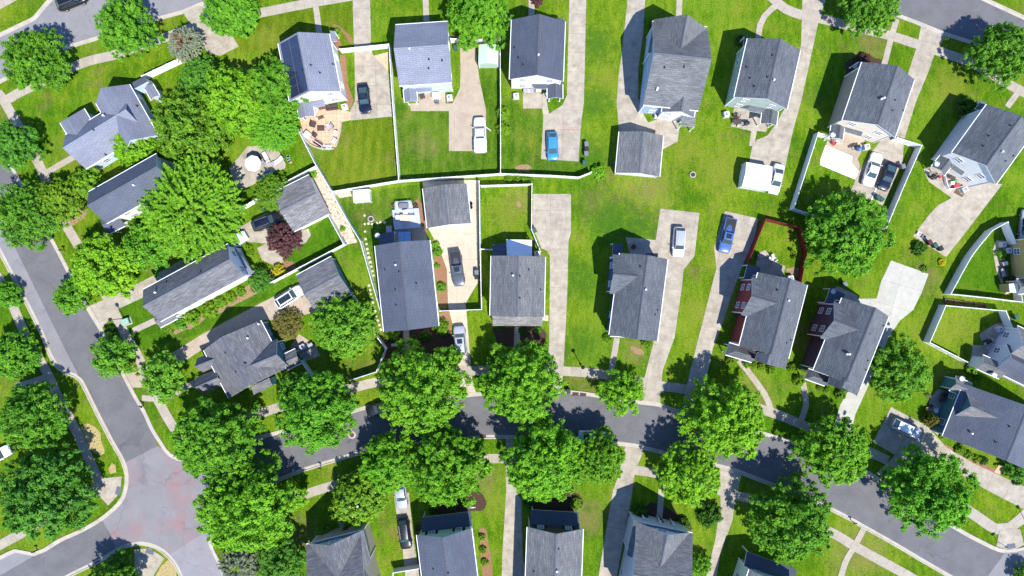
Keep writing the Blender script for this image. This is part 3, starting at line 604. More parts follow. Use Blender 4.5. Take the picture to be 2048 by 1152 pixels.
# weathered concrete patch
# ------------------------------------------------------------------ houses
def window_meshes():
    f = MB(); w, h = 1.0, 1.35; t = 0.09
    for x in (-w / 2 + t / 2, w / 2 - t / 2): f.box((x, 0.03, 0), (t, 0.06, h))
    for z in (-h / 2 + t / 2, h / 2 - t / 2): f.box((0, 0.03, z), (w - 2 * t, 0.06, t))
    f.box((0, 0.028, 0), (w - 2 * t, 0.05, 0.06)); f.box((0, 0.024, h / 4), (0.04, 0.04, h / 2 - 0.15)); f.box((0, 0.024, -h / 4), (0.04, 0.04, h / 2 - 0.15))
    g = MB(); g.box((0, 0.010, 0), (w - 2 * t - .004, 0.016, h - 2 * t - .004))
    return f.mesh('window_frame', ['trim_white']), g.mesh('window_pane', ['glass_window'])
WIN_F, WIN_P = window_meshes()
_v = MB(); _v.cyl((0, 0, -0.15), .11, .11, .55, 10, 0); _v.cyl((0, 0, .40), .17, .13, .12, 10, 0); VENT = _v.mesh('vent_pipe', ['metal_white'])
_v = MB(); _v.cyl((0, 0, -0.15), .07, .06, .5, 8, 0); _v.cyl((0, 0, -0.1), .19, .09, .2, 10, 0); PIPE = _v.mesh('vent_pipe', ['black_plastic'])
_v = MB(); _v.lathe((0, 0, 0), [(.03, .30), (.25, .33), (.42, .44), (.44, .46), (.25, .36), (.02, .34)], 14, 0); _v.cyl((0, 0, -.1), .04, .04, .45, 8, 0); _v.beam((0, 0, .36), (.28, -.1, .62), .03, .03); _v.box((.30, -.11, .63), (.1, .08, .08)); DISH = _v.mesh('satellite_dish', ['ac_grey'])
def shutter_mesh():
    s = MB(); s.box((0, .02, 0), (.42, .05, 1.4))
    for k in range(7): s.box((0, .05, -.55 + k * .18), (.34, .03, .06))
    return s.mesh('shutter', ['black_plastic'])
SHUT = shutter_mesh()

class House:
    def __init__(s, name, label, cat, centre_px, wall, roof, trim='trim_white'):
        c = G(*centre_px); s.o = Vector((c.x, c.y, 0)); s.wall = wall; s.roof = roof; s.trim = trim
        s.root = empty(name, (c.x, c.y, 0), 0, label, cat); s.planes = []
    def loc(s, p): return Vector(p) - s.o
    def window(s, P, n, scale=(1, 1), shutters=False):
        """window at world point P on a wall facing n"""
        rz = math.atan2(n.y, n.x) - math.pi / 2
        M = Matrix.Translation(s.loc(P)) @ Matrix.Rotation(rz, 4, 'Z') @ Matrix.Diagonal((scale[0], 1, scale[1], 1))
        w = link('window', WIN_F, s.root, M); link('pane', WIN_P, w)
        if shutters:
            for sx in (-1, 1):
                link('shutter', SHUT, s.root, Matrix.Translation(s.loc(P)) @ Matrix.Rotation(rz, 4, 'Z') @ Matrix.Translation((sx * (scale[0] * .5 + .27), 0, 0)))
    def gable(s, corners, h, rise, hip=(0, 0), oh=0.35, walls=True, wall=None, roof=None, wins='', posts=False, name='roof', cap=True, gut=True, base=0.0, door=None, shut=False):
        """corners: photo points of the eave corners a,b (one gable end) and c,d (other end), at eave height h"""
        A, B, C, D = [G(*p, h) for p in corners]
        O = (A + B + C + D) / 4; e = ((C + D) / 2 - (A + B) / 2); hl = e.length / 2; e.normalize()
        n = Vector((-e.y, e.x))
        if (B - A).dot(n) < 0: n = -n
        hw = ((B - A).dot(n) + (C - D).dot(n)) / 4
        def W(a, t, z): q = O + e * a + n * t; return Vector((q.x, q.y, z))
        wall = wall or s.wall; roof = roof or s.roof; hr = h + rise; TH = 0.16
        r0, r1 = -hl + hip[0] * hw, hl - hip[1] * hw
        mb = MB()
        for sg in (-1, 1):
            mb.slab([s.loc(W(-hl, sg * hw, h)), s.loc(W(hl, sg * hw, h)), s.loc(W(r1, 0, hr)), s.loc(W(r0, 0, hr))], TH)
        if hip[0]: mb.slab([s.loc(W(-hl, -hw, h)), s.loc(W(r0, 0, hr)), s.loc(W(-hl, hw, h))], TH)
        if hip[1]: mb.slab([s.loc(W(hl, -hw, h)), s.loc(W(r1, 0, hr)), s.loc(W(hl, hw, h))], TH)
        if gut:
            for sg in (-1, 1): mb.beam(s.loc(W(-hl + .02, sg * (hw + .05), h - .07)), s.loc(W(hl - .02, sg * (hw + .05), h - .07)), .10, .11, 1)
        mb.build(name, [roof, s.trim], s.root)
        if cap:
            c = MB()
            for sg in (-1, 1):
                z = hr - rise / hw * .16
                c.slab([s.loc(W(r0 + .03, sg * .16, z + .035)), s.loc(W(r1 - .03, sg * .16, z + .035)), s.loc(W(r1 - .03, 0, hr + .045)), s.loc(W(r0 + .03, 0, hr + .045))], .03, 0, 0)
            c.build('ridge_cap', [roof + '_cap'], s.root)
        s.planes.append((O, e, n, hl, hw, h, rise))
        tl, tw = hl - oh, hw - oh
        zt = h + rise * oh / hw - TH - .02; zr = hr - TH - .02
        if walls:
            m = MB()
            def pent(a, tri): return [s.loc(W(a, -tw, base)), s.loc(W(a, tw, base)), s.loc(W(a, tw, zt))] + ([s.loc(W(a, 0, zr))] if tri else []) + [s.loc(W(a, -tw, zt))]
            m.face(pent(-tl, not hip[0])); m.face(list(reversed(pent(tl, not hip[1]))))
            for sg in (-1, 1): m.face([s.loc(W(-tl, sg * tw, base)), s.loc(W(tl, sg * tw, base)), s.loc(W(tl, sg * tw, zt)), s.loc(W(-tl, sg * tw, zt))])
            m.build('wall', [wall], s.root)
            # corner boards
            for a in (-tl, tl):
                for t in (-tw, tw):
                    cb = MB(); cb.beam(s.loc(W(a, t, base)), s.loc(W(a, t, zt - .02)), .16, .16); cb.build('corner_board', ['trim_white'], s.root)
            spec = {'a': (-tl, 0, -e, tw), 'c': (tl, 0, e, tw), 'b': (0, tw, n, tl), 'd': (0, -tw, -n, tl)}
            for k in wins:
                up = k.islower(); k = k.lower(); a, t, nr, half = spec[k]
                for q in (-.5, .5):
                    for z in ((1.6, h - 1.25) if h > 4.4 else (1.6,)):
                        P = W(a, q * half * 2 * .58, z) if k in 'ac' and False else (W(a, q * half * 1.1, z) if k in 'ac' else W(q * half * 1.1, t, z))
                        s.window(P + Vector((nr.x, nr.y, 0)) * .003, nr, shutters=shut and z > 3)
            if door:
                a, t, nr, half = spec[door[0]]
                P = (W(a, door[1] * half, 1.05) if door[0] in 'ac' else W(door[1] * half, t, 1.05)); rz = math.atan2(nr.y, nr.x) - math.pi / 2
                d = MB(); dw, dh = door[2], 2.1
                d.box((0, .02, 0), (dw, .05, dh)); 
                for q in range(max(1, int(dw / .8))):
                    for z in (-.6, 0, .6): d.box((-dw / 2 + dw / max(1, int(dw / .8)) * (q + .5), .055, z), (dw / max(1, int(dw / .8)) - .2, .03, .42))
                o = link('garage_door' if dw > 2 else 'door', d.mesh('door', ['trim_white' if dw > 2 else 'wood_brown']), s.root, Matrix.Translation(s.loc(P)) @ Matrix.Rotation(rz, 4, 'Z'))
                kb = MB(); kb.cyl((dw / 2 - .12 if dw < 2 else 0, .08, -.05), .03, .03, .1, 8); link('handle', kb.mesh('handle', ['steel']), o)
        if posts:
            for a in ((-tl,) if posts == 'a' else (tl,) if posts == 'c' else (-tl, tl)):
                for t in (-tw, tw):
                    p = MB(); p.box((0, 0, zt / 2), (.14, .14, zt)); p.box((0, 0, .1), (.2, .2, .2)); p.box((0, 0, zt - .08), (.2, .2, .14))
                    p.build('post', ['trim_white'], s.root, Matrix.Translation(s.loc(W(a, t, 0))))
        return W, hl, hw
    def shed(s, lo, hi, hl_, hh, roof=None, posts=True, walls=False, name='porch_roof', wall=None):
        """single-slope roof: lo = two photo points of the low edge, hi = the high edge"""
        L = [G(*p, hl_) for p in lo]; H = [G(*p, hh) for p in hi]
        pts = [Vector((*L[0], hl_)), Vector((*L[1], hl_)), Vector((*H[0], hh)), Vector((*H[1], hh))]
        if (L[1] - L[0]).dot(H[1] - H[0]) > 0: pts = [pts[0], pts[1], pts[3], pts[2]]
        mb = MB(); mb.slab([s.loc(p) for p in pts], .14); mb.build(name, [roof or s.roof, s.trim], s.root)
        c = sum(pts, Vector()) / 4
        if posts:
            for p in pts[:2]:
                q = p + (c - p) * .08; z = hl_ - .1
                m = MB(); m.box((0, 0, z / 2), (.14, .14, z)); m.box((0, 0, .1), (.2, .2, .2)); m.build('post', ['trim_white'], s.root, Matrix.Translation(s.loc((q.x, q.y, 0))))
        if walls:
            m = MB(); q = [p + (c - p) * .07 for p in pts]
            for k in range(4):
                a, b_ = q[k], q[(k + 1) % 4]
                m.face([s.loc((a.x, a.y, 0)), s.loc((b_.x, b_.y, 0)), s.loc((b_.x, b_.y, b_.z - .16)), s.loc((a.x, a.y, a.z - .16))])
            m.build('wall', [wall or s.wall], s.root)
    def flat(s, pts, name='roof', roof=None, th=.14):
        """roof plane from (px, py, z) points"""
        P = [Vector((*G(a, b_, z), z)) for a, b_, z in pts]
        mb = MB(); mb.slab([s.loc(p) for p in P], th); mb.build(name, [roof or s.roof, s.trim], s.root)
    def on_roof(s, px, py, k=0):
        O, e, n, hl, hw, h, rise = s.planes[k]; z = h + rise / 2
        for _ in range(6):
            q = G(px, py, z); z = h + rise * max(0.0, 1 - abs((q - O).dot(n)) / hw)
        return Vector((q.x, q.y, z)), O, e, n, hw, rise
    def vents(s, big=(), small=(), k=0):
        for p in big: link('vent_pipe', VENT, s.root, Matrix.Translation(s.loc(s.on_roof(*p, k)[0])))
        for p in small: link('vent_pipe', PIPE, s.root, Matrix.Translation(s.loc(s.on_roof(*p, k)[0])))
    def dish(s, px, py, z, rz=0.6): 
        q = G(px, py, z + .3); link('satellite_dish', DISH, s.root, Matrix.Translation(s.loc((q.x, q.y, z))) @ Matrix.Rotation(rz, 4, 'Z') @ Matrix.Scale(.95, 4))
for k in ('roof_pale', 'roof_slate', 'roof_blue', 'roof_grey', 'roof_dark', 'roof_weathered', 'roof_umber'):
    bc = dict(roof_pale=.20, roof_slate=.075, roof_blue=.09, roof_grey=.105, roof_dark=.078, roof_weathered=.13, roof_umber=.115)[k]
    flat_mat(k + '_cap', (bc, bc * 1.08, bc * 1.28), 0.9, var=0.2, scale=4)

# --- north row
h = House('house', 'white two-storey house with dark solar panels on its pale roof', 'house', (640, 145), 'wall_white', 'roof_pale')
h.gable([(554.8, 87.3), (659.8, 66.4), (680, 184.5), (580, 201)], 5.8, 2.6, wins='bcda', door=('a', .3, .95))
h.vents(small=[(621, 130), (639, 145), (665, 128), (604, 140)])
h.gable([(592, 207), (626, 203), (629, 234), (599, 236)], 2.7, .7, walls=False, posts='c', name='porch_roof')
h.shed([(650, 211), (622, 216)], [(619, 205), (646, 200)], 2.6, 3.1, posts=False)
h.shed([(660, 61), (669, 62)], [(674, 82), (664, 84)], 2.8, 3.0)
for i in range(2):
    for j in range(6):
        s0, s1 = .10 + i * .42, .10 + i * .42 + .405; t0, t1 = .035 + j * .157, .035 + j * .157 + .150
        O, e, n, hl, hw, hh, rise = h.planes[0]
        def pt(s_, t_): q = O + e * (-hl + 2 * hl * t_) - n * hw * (1 - s_); return h.loc((q.x, q.y, hh + rise * s_ + .10))
        sp = MB(); sp.slab([pt(s0, t0), pt(s0, t1), pt(s1, t1), pt(s1, t0)], .04); sp.build('solar_panel', ['solar_cell', 'black_plastic'], h.root)

h = House('house', 'pale blue house with wide pale roof behind the open-doored white pickup', 'house', (850, 120), 'wall_paleblue', 'roof_pale')
h.gable([(799, 172), (790, 49.7), (895.7, 42.8), (904, 165)], 5.8, 3.1, wins='bcd', door=('b', .1, .95))
h.vents(big=[(819.5, 99)], small=[(857.5, 118), (884, 120), (857, 136)])
h.gable([(807, 178), (832, 175), (835.5, 202), (809, 206)], 2.7, .7, walls=False, posts='c', name='porch_roof')
h.shed([(864, 182), (834, 185)], [(832, 175), (864, 172)], 2.6, 3.1, posts=False)

h = House('house', 'white house with dark slate roof beside the bright blue hatchback drive', 'house', (1074, 100), 'wall_white', 'roof_slate')
h.gable([(1022.8, 39), (1131, 43), (1125.8, 161.7), (1019.5, 159.5)], 5.8, 2.5, wins='bcda', door=('a', -.2, .95))
h.vents(big=[(1077, 111)], small=[(1029, 95), (1037, 115), (1046, 129)])
h.gable([(1094, 168.6), (1125.8, 168.6), (1124.9, 197.7), (1095.5, 197)], 2.7, .8, walls=False, posts='c', name='porch_roof')
h.shed([(1096, 178), (1068, 177.5)], [(1066, 168.6), (1095, 168.6)], 2.6, 3.1, posts=False)
h.shed([(1116, 35.5), (1127, 36)], [(1128, 48), (1116, 48)], 2.9, 3.0)

h = House('house', 'blue-walled house with full-width front gable above the grey double garage', 'house', (1352, 140), 'wall_blue', 'roof_grey')
h.gable([(1284.5, 209.8), (1306, 42.7), (1416.5, 55), (1395, 221)], 5.8, 4.6, wins='abcd')
h.gable([(1307, 42), (1416, 54.5), (1404, 122), (1295, 110)], 5.8, 3.7, wins='', name='gable_roof', cap=True, gut=False, roof='roof_grey')
h.vents(big=[(1314, 178), (1313, 181)], small=[(1329, 134), (1368, 133)])
h.gable([(1322, 226), (1389, 233), (1399, 165), (1335, 160)], 5.0, 1.9, wall='wall_white', name='gable_roof', wins='a', oh=.3)
h.shed([(1362, 251), (1390, 254)], [(1394, 222), (1366, 220)], 3.0, 4.6)

h = House('house', 'sage house with dark gabled roof and smoker patio behind the white metal shed', 'house', (1535, 145), 'wall_sage', 'roof_dark')
h.gable([(1494.5, 76.4), (1601.4, 100.6), (1573.7, 217), (1468.7, 195.5)], 5.8, 2.4, wins='cda', door=('a', -.3, .95))
h.vents(big=[(1546.5, 161)], small=[(1493, 134), (1500, 156), (1508.5, 172.5), (1545, 110), (1535, 154)])
h.gable([(1524, 219), (1557.5, 224), (1552, 251), (1522, 247)], 2.7, .8, walls=False, posts='c', name='porch_roof')
h.shed([(1527, 228), (1494, 221)], [(1499, 212), (1530, 217)], 2.6, 3.1, posts=False)
h.shed([(1489, 73), (1500, 72)], [(1496, 92), (1486, 92)], 2.9, 3.0)

h = House('house', 'cream and taupe house with satellite dish beside a white-slab walled yard', 'house', (1756, 195), 'wall_taupe', 'roof_dark')
h.gable([(1724, 125), (1829, 158), (1791, 274), (1684, 241)], 5.8, 2.5, wins='ca', door=('a', -.3, .95))
W, hl_, hw_ = h.gable([(1724, 125), (1829, 158), (1791, 274), (1684, 241)], 5.8, 2.5, walls=False, cap=False, name='underlayment') if False else (None, 0, 0)
O, e, n, hl, hw, hh, rise = h.planes[0]
def gable_face(h, mat, end=1, off=.004):
    O, e, n, hl, hw, hh, rise = h.planes[0]; oh = .35; tl, tw = hl - oh + off, hw - oh - .09; zt = hh + rise * oh / hw - .2; zr = hh + rise - .2
    def W(a, t, z): q = O + e * a * end + n * t; return h.loc((q.x, q.y, z))
    m = MB(); f = [W(tl, -tw, 0), W(tl, tw, 0), W(tl, tw, zt), W(tl, 0, zr), W(tl, -tw, zt)]; g = [p - Vector((e.x, e.y, 0)) * end * .003 for p in f]
    m.face(f); m.face(list(reversed(g))); m.build('wall', [mat], h.root)
gable_face(h, 'wall_cream')
h.vents(big=[(1766, 197), (1761, 199)], small=[(1789.5, 200), (1784, 220.5), (1806, 221)])
h.gable([(1663, 249), (1689, 255), (1685, 284), (1659, 273)], 2.7, .8, walls=False, posts='c', name='porch_roof')
h.shed([(1722, 273), (1690, 264)], [(1693, 255), (1726, 264)], 2.6, 3.1, posts=False)
h.dish(1665, 270, 3.0)
h.shed([(1718, 123), (1727, 122)], [(1716, 145), (1706, 146)], 2.9, 3.0)

h = House('house', 'lavender-white house with cluttered round patio at the right photo edge', 'house', (1965, 290), 'wall_lavender', 'roof_dark')
h.gable([(1973.7, 208.6), (2062, 272), (1992.8, 368), (1903, 306)], 5.8, 2.6, wins='ca', door=('a', -.2, .95))
gable_face(h, 'wall_white')
h.vents(big=[(2002, 304)], small=[(1977.5, 272), (1966.5, 292), (2026, 312), (2010, 322), (2021, 251)])
h.gable([(1880, 311), (1906, 329), (1888, 352), (1863, 333)], 2.7, .8, walls=False, posts='c', name='porch_roof')
h.shed([(1923, 351), (1899, 336)], [(1906, 328), (1930, 344)], 2.6, 3.1, posts=False)
h.dish(1873, 328, 3.0)
h.shed([(1963, 200), (1974, 207)], [(1962, 222), (1950, 218)], 2.9, 3.0)

# --- middle row
h = House('house', 'white house with dark slate roof between the grey deck and stepping stones', 'house', (815, 570), 'wall_white', 'roof_blue')
h.gable([(750, 491.6), (859, 480), (877.7, 651.5), (767.5, 664.3)], 5.3, 2.9, wins='abcd', door=('c', .05, .95))
h.vents(big=[(792, 530)], small=[(770, 539), (791, 579), (832, 566), (792.5, 610), (798, 543)])
h.shed([(757, 468), (788, 463)], [(790, 488), (759, 493)], 2.6, 3.0, roof='roof_slate')
h.dish(755, 471, 2.8)

h = House('house', 'broad grey-roofed house with white corrugated patio cover at its back', 'house', (1036, 580), 'wall_white', 'roof_grey')
h.gable([(982.5, 511.6), (1090.5, 513.5), (1088.4, 633.8), (980, 631.3)], 5.0, 2.3, wins='abcd')
h.vents(big=[(1026, 551)], small=[(1057, 539), (1081, 579), (1039, 552), (1039, 596)])
h.shed([(985, 651.5), (1084.5, 652)], [(1085, 633), (985, 632)], 2.7, 3.5, roof='roof_weathered')
h.shed([(1012.5, 479), (1063.7, 479.7)], [(1064, 512), (1014, 511)], 2.5, 2.9, roof='metal_white', name='patio_cover')
mb = MB()
for k in range(14):
    a, b_ = G(1013.5 + k * 3.75, 480, 2.56), G(1014.8 + k * 3.75, 511, 2.92)
    mb.beam(h.loc((a.x, a.y, 2.535)), h.loc((b_.x, b_.y, 2.925)), .05, .03)
mb.build('corrugation', ['metal_white'], h.root)
h.shed([(985, 489), (1011, 486.5)], [(1013, 513), (986, 513)], 2.5, 2.9, roof='roof_slate')

h = House('house', 'navy-walled house with west gable and small back porch beside the bare lawn', 'house', (1275, 590), 'wall_navy', 'roof_dark')
h.gable([(1238, 510), (1337, 514), (1314, 680), (1219, 672)], 5.5, 2.8, wins='abcd')
h.gable([(1217, 586), (1228.5, 510), (1286, 513), (1276, 594)], 5.5, 2.2, wins='a', name='gable_roof', gut=False)
h.vents(big=[(1291, 579)], small=[(1281, 533), (1314.5, 620), (1310, 629)])
h.shed([(1224, 515), (1226, 486)], [(1247, 487.5), (1244, 508)], 2.5, 3.0, roof='roof_slate')
h.gable([(1289, 508), (1316, 505), (1316, 524), (1290, 526)], 4.9, 1.3, name='gable_roof', wins='', gut=False)
h.gable([(1220.6, 658), (1220.6, 672), (1253, 674), (1253, 659.5)], 3.1, .6, hip=(1, 1), walls=False, posts='both', name='porch_roof', cap=False)

h = House('house', 'brick-red house with grey roof beside a red board fence', 'house', (1545, 640), 'wall_red', 'roof_dark')
h.gable([(1516, 544), (1615, 570.5), (1577, 716), (1478, 694)], 5.5, 2.9, wins='bc')
h.flat([(1571, 738, 5.5), (1577, 715, 5.5), (1540, 708, 8.4), (1534, 729, 8.4)])
h.flat([(1509, 721, 6.9), (1515, 704, 6.9), (1540, 708, 8.4), (1534, 729, 8.4)])
mb = MB()
for a, b_, z in (((1511, 718), (1532, 726), 6.6), ((1532, 726), (1568, 734), 5.3)):
    p, q = G(*a, 5.5), G(*b_, 5.5); mb.face([h.loc((p.x, p.y, 0)), h.loc((q.x, q.y, 0)), h.loc((q.x, q.y, 5.3)), h.loc((p.x, p.y, 5.3))])
mb.build('wall', ['wall_red'], h.root)
h.gable([(1483, 630), (1503.8, 553), (1575, 574), (1555, 650)], 5.5, 2.3, wins='a', name='gable_roof', gut=False)
h.vents(big=[(1576, 601)], small=[(1555, 580), (1581, 680), (1573, 686)])
h.shed([(1488, 556), (1495, 529)], [(1521, 535), (1518, 558)], 2.5, 3.0, roof='roof_slate')
h.gable([(1451.7, 710.5), (1457, 684.5), (1511, 702), (1504, 724)], 3.0, 1.0, hip=(1, 0), walls=False, posts='both', name='porch_roof', cap=False)
h.gable([(1540, 556), (1583, 570), (1583, 586), (1545, 575)], 4.7, 1.0, name='gable_roof', wins='', gut=False, cap=False)

h = House('house', 'plum-dark house with grey roof beside the large empty concrete pad', 'house', (1695, 695), 'wall_plum', 'roof_dark')
h.gable([(1684, 595), (1778, 633), (1720, 777), (1626.5, 741)], 5.5, 2.9, wins='bc')
h.flat([(1714, 792, 5.5), (1721, 775, 5.5), (1692, 757, 8.4), (1685, 774, 8.4)])
h.flat([(1654.6, 769, 6.6), (1660, 752, 6.6), (1692, 757, 8.4), (1685, 774, 8.4)])
mb = MB()
for a, b_ in (((1657, 766), (1682, 774)), ((1682, 774), (1711, 788))):
    p, q = G(*a, 5.5), G(*b_, 5.5); mb.face([h.loc((p.x, p.y, 0)), h.loc((q.x, q.y, 0)), h.loc((q.x, q.y, 5.3)), h.loc((p.x, p.y, 5.3))])
mb.build('wall', ['wall_plum'], h.root)
h.gable([(1640, 675.6), (1669, 602.7), (1740, 630), (1711, 702)], 5.5, 2.3, wins='a', name='gable_roof', gut=False)
h.vents(big=[(1697, 708), (1692, 708)], small=[(1766, 651), (1735, 721), (1731, 739)])
h.shed([(1649, 606), (1661, 576)], [(1690, 588), (1683, 610)], 2.5, 3.0, roof='roof_slate')
h.dish(1666, 583, 2.9)
h.gable([(1608.7, 757), (1618, 738), (1657, 752), (1650, 772)], 3.0, .9, hip=(1, 0), walls=False, posts='both', name='porch_roof', cap=False)
h.gable([(1722, 612), (1757, 627), (1752, 640), (1720, 628)], 4.7, 1.0, name='gable_roof', wins='', gut=False, cap=False)

# --- right edge
h = House('house', 'lavender house with dish and grey gables beside the five-sided fenced lawn', 'house', (2035, 705), 'wall_lavender', 'roof_weathered')
h.gable([(2000, 722), (2036, 652), (2150, 706), (2114, 776)], 3.5, 3.0, wins='a')
h.gable([(1990, 741), (2009, 686), (2120, 738), (2098, 796)], 3.3, 2.6, wins='a', name='gable_roof', roof='roof_blue')
h.gable([(1953, 737), (1966.7, 710.6), (2012, 730), (1998, 758)], 2.8, 1.0, wall='wall_white', wins='', name='porch_roof', roof='roof_grey')
h.dish(1988, 750, 3.4)

h = House('house', 'yellow house at the photo edge beside a curved white fence', 'house', (2075, 530), 'wall_yellow', 'roof_grey')
h.gable([(2078, 588), (2066, 472), (2180, 460), (2192, 576)], 5.6, 2.4, wins='abd')
h.gable([(2036, 585), (2034, 562), (2090, 548), (2092, 585)], 2.8, .9, wall='wall_yellow', wins='', name='porch_roof')
h.shed([(2020, 585), (2018, 568)], [(2036, 566), (2038, 585)], 2.3, 2.6, roof='metal_white', walls=True, posts=False)

h = House('house', 'blue-walled house with wide dark roof beside the clipped round topiary', 'house', (2005, 860), 'wall_teal', 'roof_blue')
h.gable([(1887, 868), (2061, 950), (2104, 843), (1928, 762)], 4.6, 4.2, hip=(0, 0), wins='dac') if False else None
h.gable([(1887, 868), (2061, 948), (2104, 843), (1928, 763)], 3.5, 4.2, wins='d')
h.gable([(1902.5, 832), (1936, 780), (1990, 806), (1964, 858)], 3.5, 2.8, wins='a', name='gable_roof', roof='roof_weathered', gut=False)
h.gable([(1897, 779), (1913, 753), (1946, 768), (1930, 796)], 2.9, 1.0, wins='', name='porch_roof', roof='roof_weathered')
h.vents(big=[(1941, 866)], small=[(2018.5, 853), (1991, 884)])
h.dish(1923, 757, 3.0)

# --- south row
h = House('house', 'tan-sided house with triangular front gable behind the flowering tree', 'house', (680, 1130), 'wall_tan', 'roof_umber')
h.gable([(648, 1250), (616.7, 1088), (726, 1060), (758, 1222)], 5.5, 4.5, wins='bcd', door=('b', .2, .95))
h.gable([(617, 1087.5), (726, 1059.5), (742, 1125), (633, 1153)], 5.5, 3.6, wins='', name='gable_roof', gut=False)
O, e, n, hl, hw, hh, rise = h.planes[1]; q = O - e * (hl - .33); h.window(Vector((q.x, q.y, 6.4)), -e, (1.9, .8))

h = House('house', 'pale green house with shadowed porch roof behind two parked cars', 'house', (895, 1120), 'wall_greenpale', 'roof_blue')
h.gable([(833.4, 1070), (943, 1056.5), (965, 1235), (855, 1249)], 5.5, 2.6, wins='abd', shut=True)
h.vents(small=[(867, 1138), (896, 1146)])
h.shed([(842, 1035), (940.5, 1023)], [(945, 1052), (843, 1066)], 2.8, 3.6, roof='roof_slate')

h = House('house', 'dark brown house with two white front windows and black shutters', 'house', (1108, 1110), 'wall_brown', 'roof_grey')
h.gable([(1054.8, 1053), (1166, 1059), (1160, 1240), (1048, 1234)], 5.5, 2.6, wins='abd', shut=True)
h.vents(big=[(1114, 1141)], small=[(1068, 1143), (1117, 1098)])
h.shed([(1061.4, 1019), (1156.7, 1024.8)], [(1159.5, 1059), (1061.4, 1053)], 2.8, 3.6, roof='roof_slate')

h = House('house', 'lavender-sided house with pointed front gable and columned porch', 'house', (1320, 1120), 'wall_lavender', 'roof_grey')
h.gable([(1245, 1205), (1267, 1042), (1379.5, 1065.7), (1358, 1228)], 5.5, 4.6, wins='abd', door=('b', .1, .95))
h.gable([(1267.3, 1041.5), (1379.3, 1065.2), (1364, 1134), (1253, 1110)], 5.5, 3.6, wins='', name='gable_roof', gut=False)
O, e, n, hl, hw, hh, rise = h.planes[1]; q = O - e * (hl - .33); h.window(Vector((q.x, q.y, 6.4)), -e, (1.7, .8))
for t in (-.5, .1, .6):
    q = O - e * (hl - .1) + n * hw * t; mb = MB(); mb.cyl((0, 0, 0), .14, .11, 2.7, 12); mb.box((0, 0, 2.75), (.34, .34, .12)); mb.build('column', ['trim_white'], h.root, Matrix.Translation(h.loc((q.x, q.y, 0))))

h = House('house', 'pale sage house at the bottom edge with dark porch roof', 'house', (1535, 1170), 'wall_greenpale', 'roof_grey')
h.gable([(1499, 1137), (1600, 1174), (1555, 1310), (1455, 1272)], 5.5, 2.6, wins='abd', door=('a', .3, .95))
h.shed([(1493.6, 1103), (1593, 1139.5)], [(1590, 1170), (1488, 1132)], 2.8, 3.6, roof='roof_slate')

# --- left side
h = House('house', 'large pale-roofed corner house of many gables with pale blue wall', 'house', (220, 250), 'wall_paleblue', 'roof_pale')
h.gable([(171.6, 340), (130, 268), (255, 196), (292, 262)], 3.6, 3.0, hip=(0, 0), wins='abcd')
h.gable([(191.7, 206.4), (258.5, 168.2), (316, 270), (249, 308)], 3.6, 3.0, wins='acb', name='gable_roof')
h.gable([(120, 245), (167.8, 217), (196, 264), (148, 293)], 3.4, 2.0, wins='a', name='gable_roof', hip=(.5, 0))
h.shed([(259, 168), (288, 153)], [(296, 163), (268, 178)], 2.6, 2.9, roof='roof_slate', posts=False, walls=True)
h.gable([(288, 176), (306, 169), (319, 191), (303, 201)], 2.7, .6, wall='wall_paleblue', wins='', name='porch_roof')
h.vents(big=[(209, 232)], small=[(187, 259), (211.5, 309), (274, 211)])

h = House('house', 'white house with slate roof half hidden under the big spreading tree', 'house', (260, 390), 'wall_white', 'roof_blue')
h.gable([(210, 449), (180, 382), (315.7, 306), (346, 372)], 5.3, 2.6, wins='abcd')
h.gable([(218, 467), (200, 435), (232, 418), (251, 452)], 3.2, .7, walls=False, posts='both', name='porch_roof')
h.vents(big=[(269.5, 371)], small=[(193, 376)])

h = House('house', 'long narrow white house with grey roof beside a bright green hedge bed', 'house', (400, 580), 'wall_white', 'roof_umber')
h.gable([(318, 645), (289, 577.6), (458.7, 486.4), (488, 553)], 5.3, 2.6, wins='abcd', door=('a', .2, .95))
h.gable([(321, 655), (306, 630), (340, 612), (356, 637)], 3.2, .6, walls=False, posts='both', name='porch_roof')
h.vents(big=[(312.5, 585)], small=[(333, 564), (402, 544)])
h.shed([(507, 545), (466, 488)], [(458, 490), (497, 551)], 2.6, 3.0, roof='roof_pale')

h = House('house', 'grey storey-and-half house with front gables behind two street trees', 'house', (495, 700), 'wall_teal', 'roof_umber')
h.gable([(406, 699), (522, 642), (571, 737), (458, 797)], 3.6, 3.9, wins='abcd')
h.gable([(578, 731), (553, 680), (500, 700), (525, 755)], 3.7, 2.8, wins='a', name='gable_roof', gut=False)
h.gable([(394, 716), (405, 745), (447, 727), (436, 700)], 3.0, 1.7, wins='', name='gable_roof', wall='wall_tan', roof='roof_umber', gut=False)
h.gable([(391.8, 756), (408, 787), (452, 768), (436, 736)], 3.0, 1.7, wins='', name='gable_roof', wall='wall_tan', roof='roof_umber', gut=False)
h.gable([(603, 726), (592, 697), (562, 711), (573, 741)], 2.7, 1.0, walls=False, posts='a', name='porch_roof', roof='roof_weathered')
h.shed([(507.6, 789.6), (544, 770)], [(538, 756), (502, 773)], 2.8, 3.4, posts=False, walls=True)
h.vents(big=[(497, 676), (519, 648)], small=[(490, 726), (451, 705), (472, 743)])

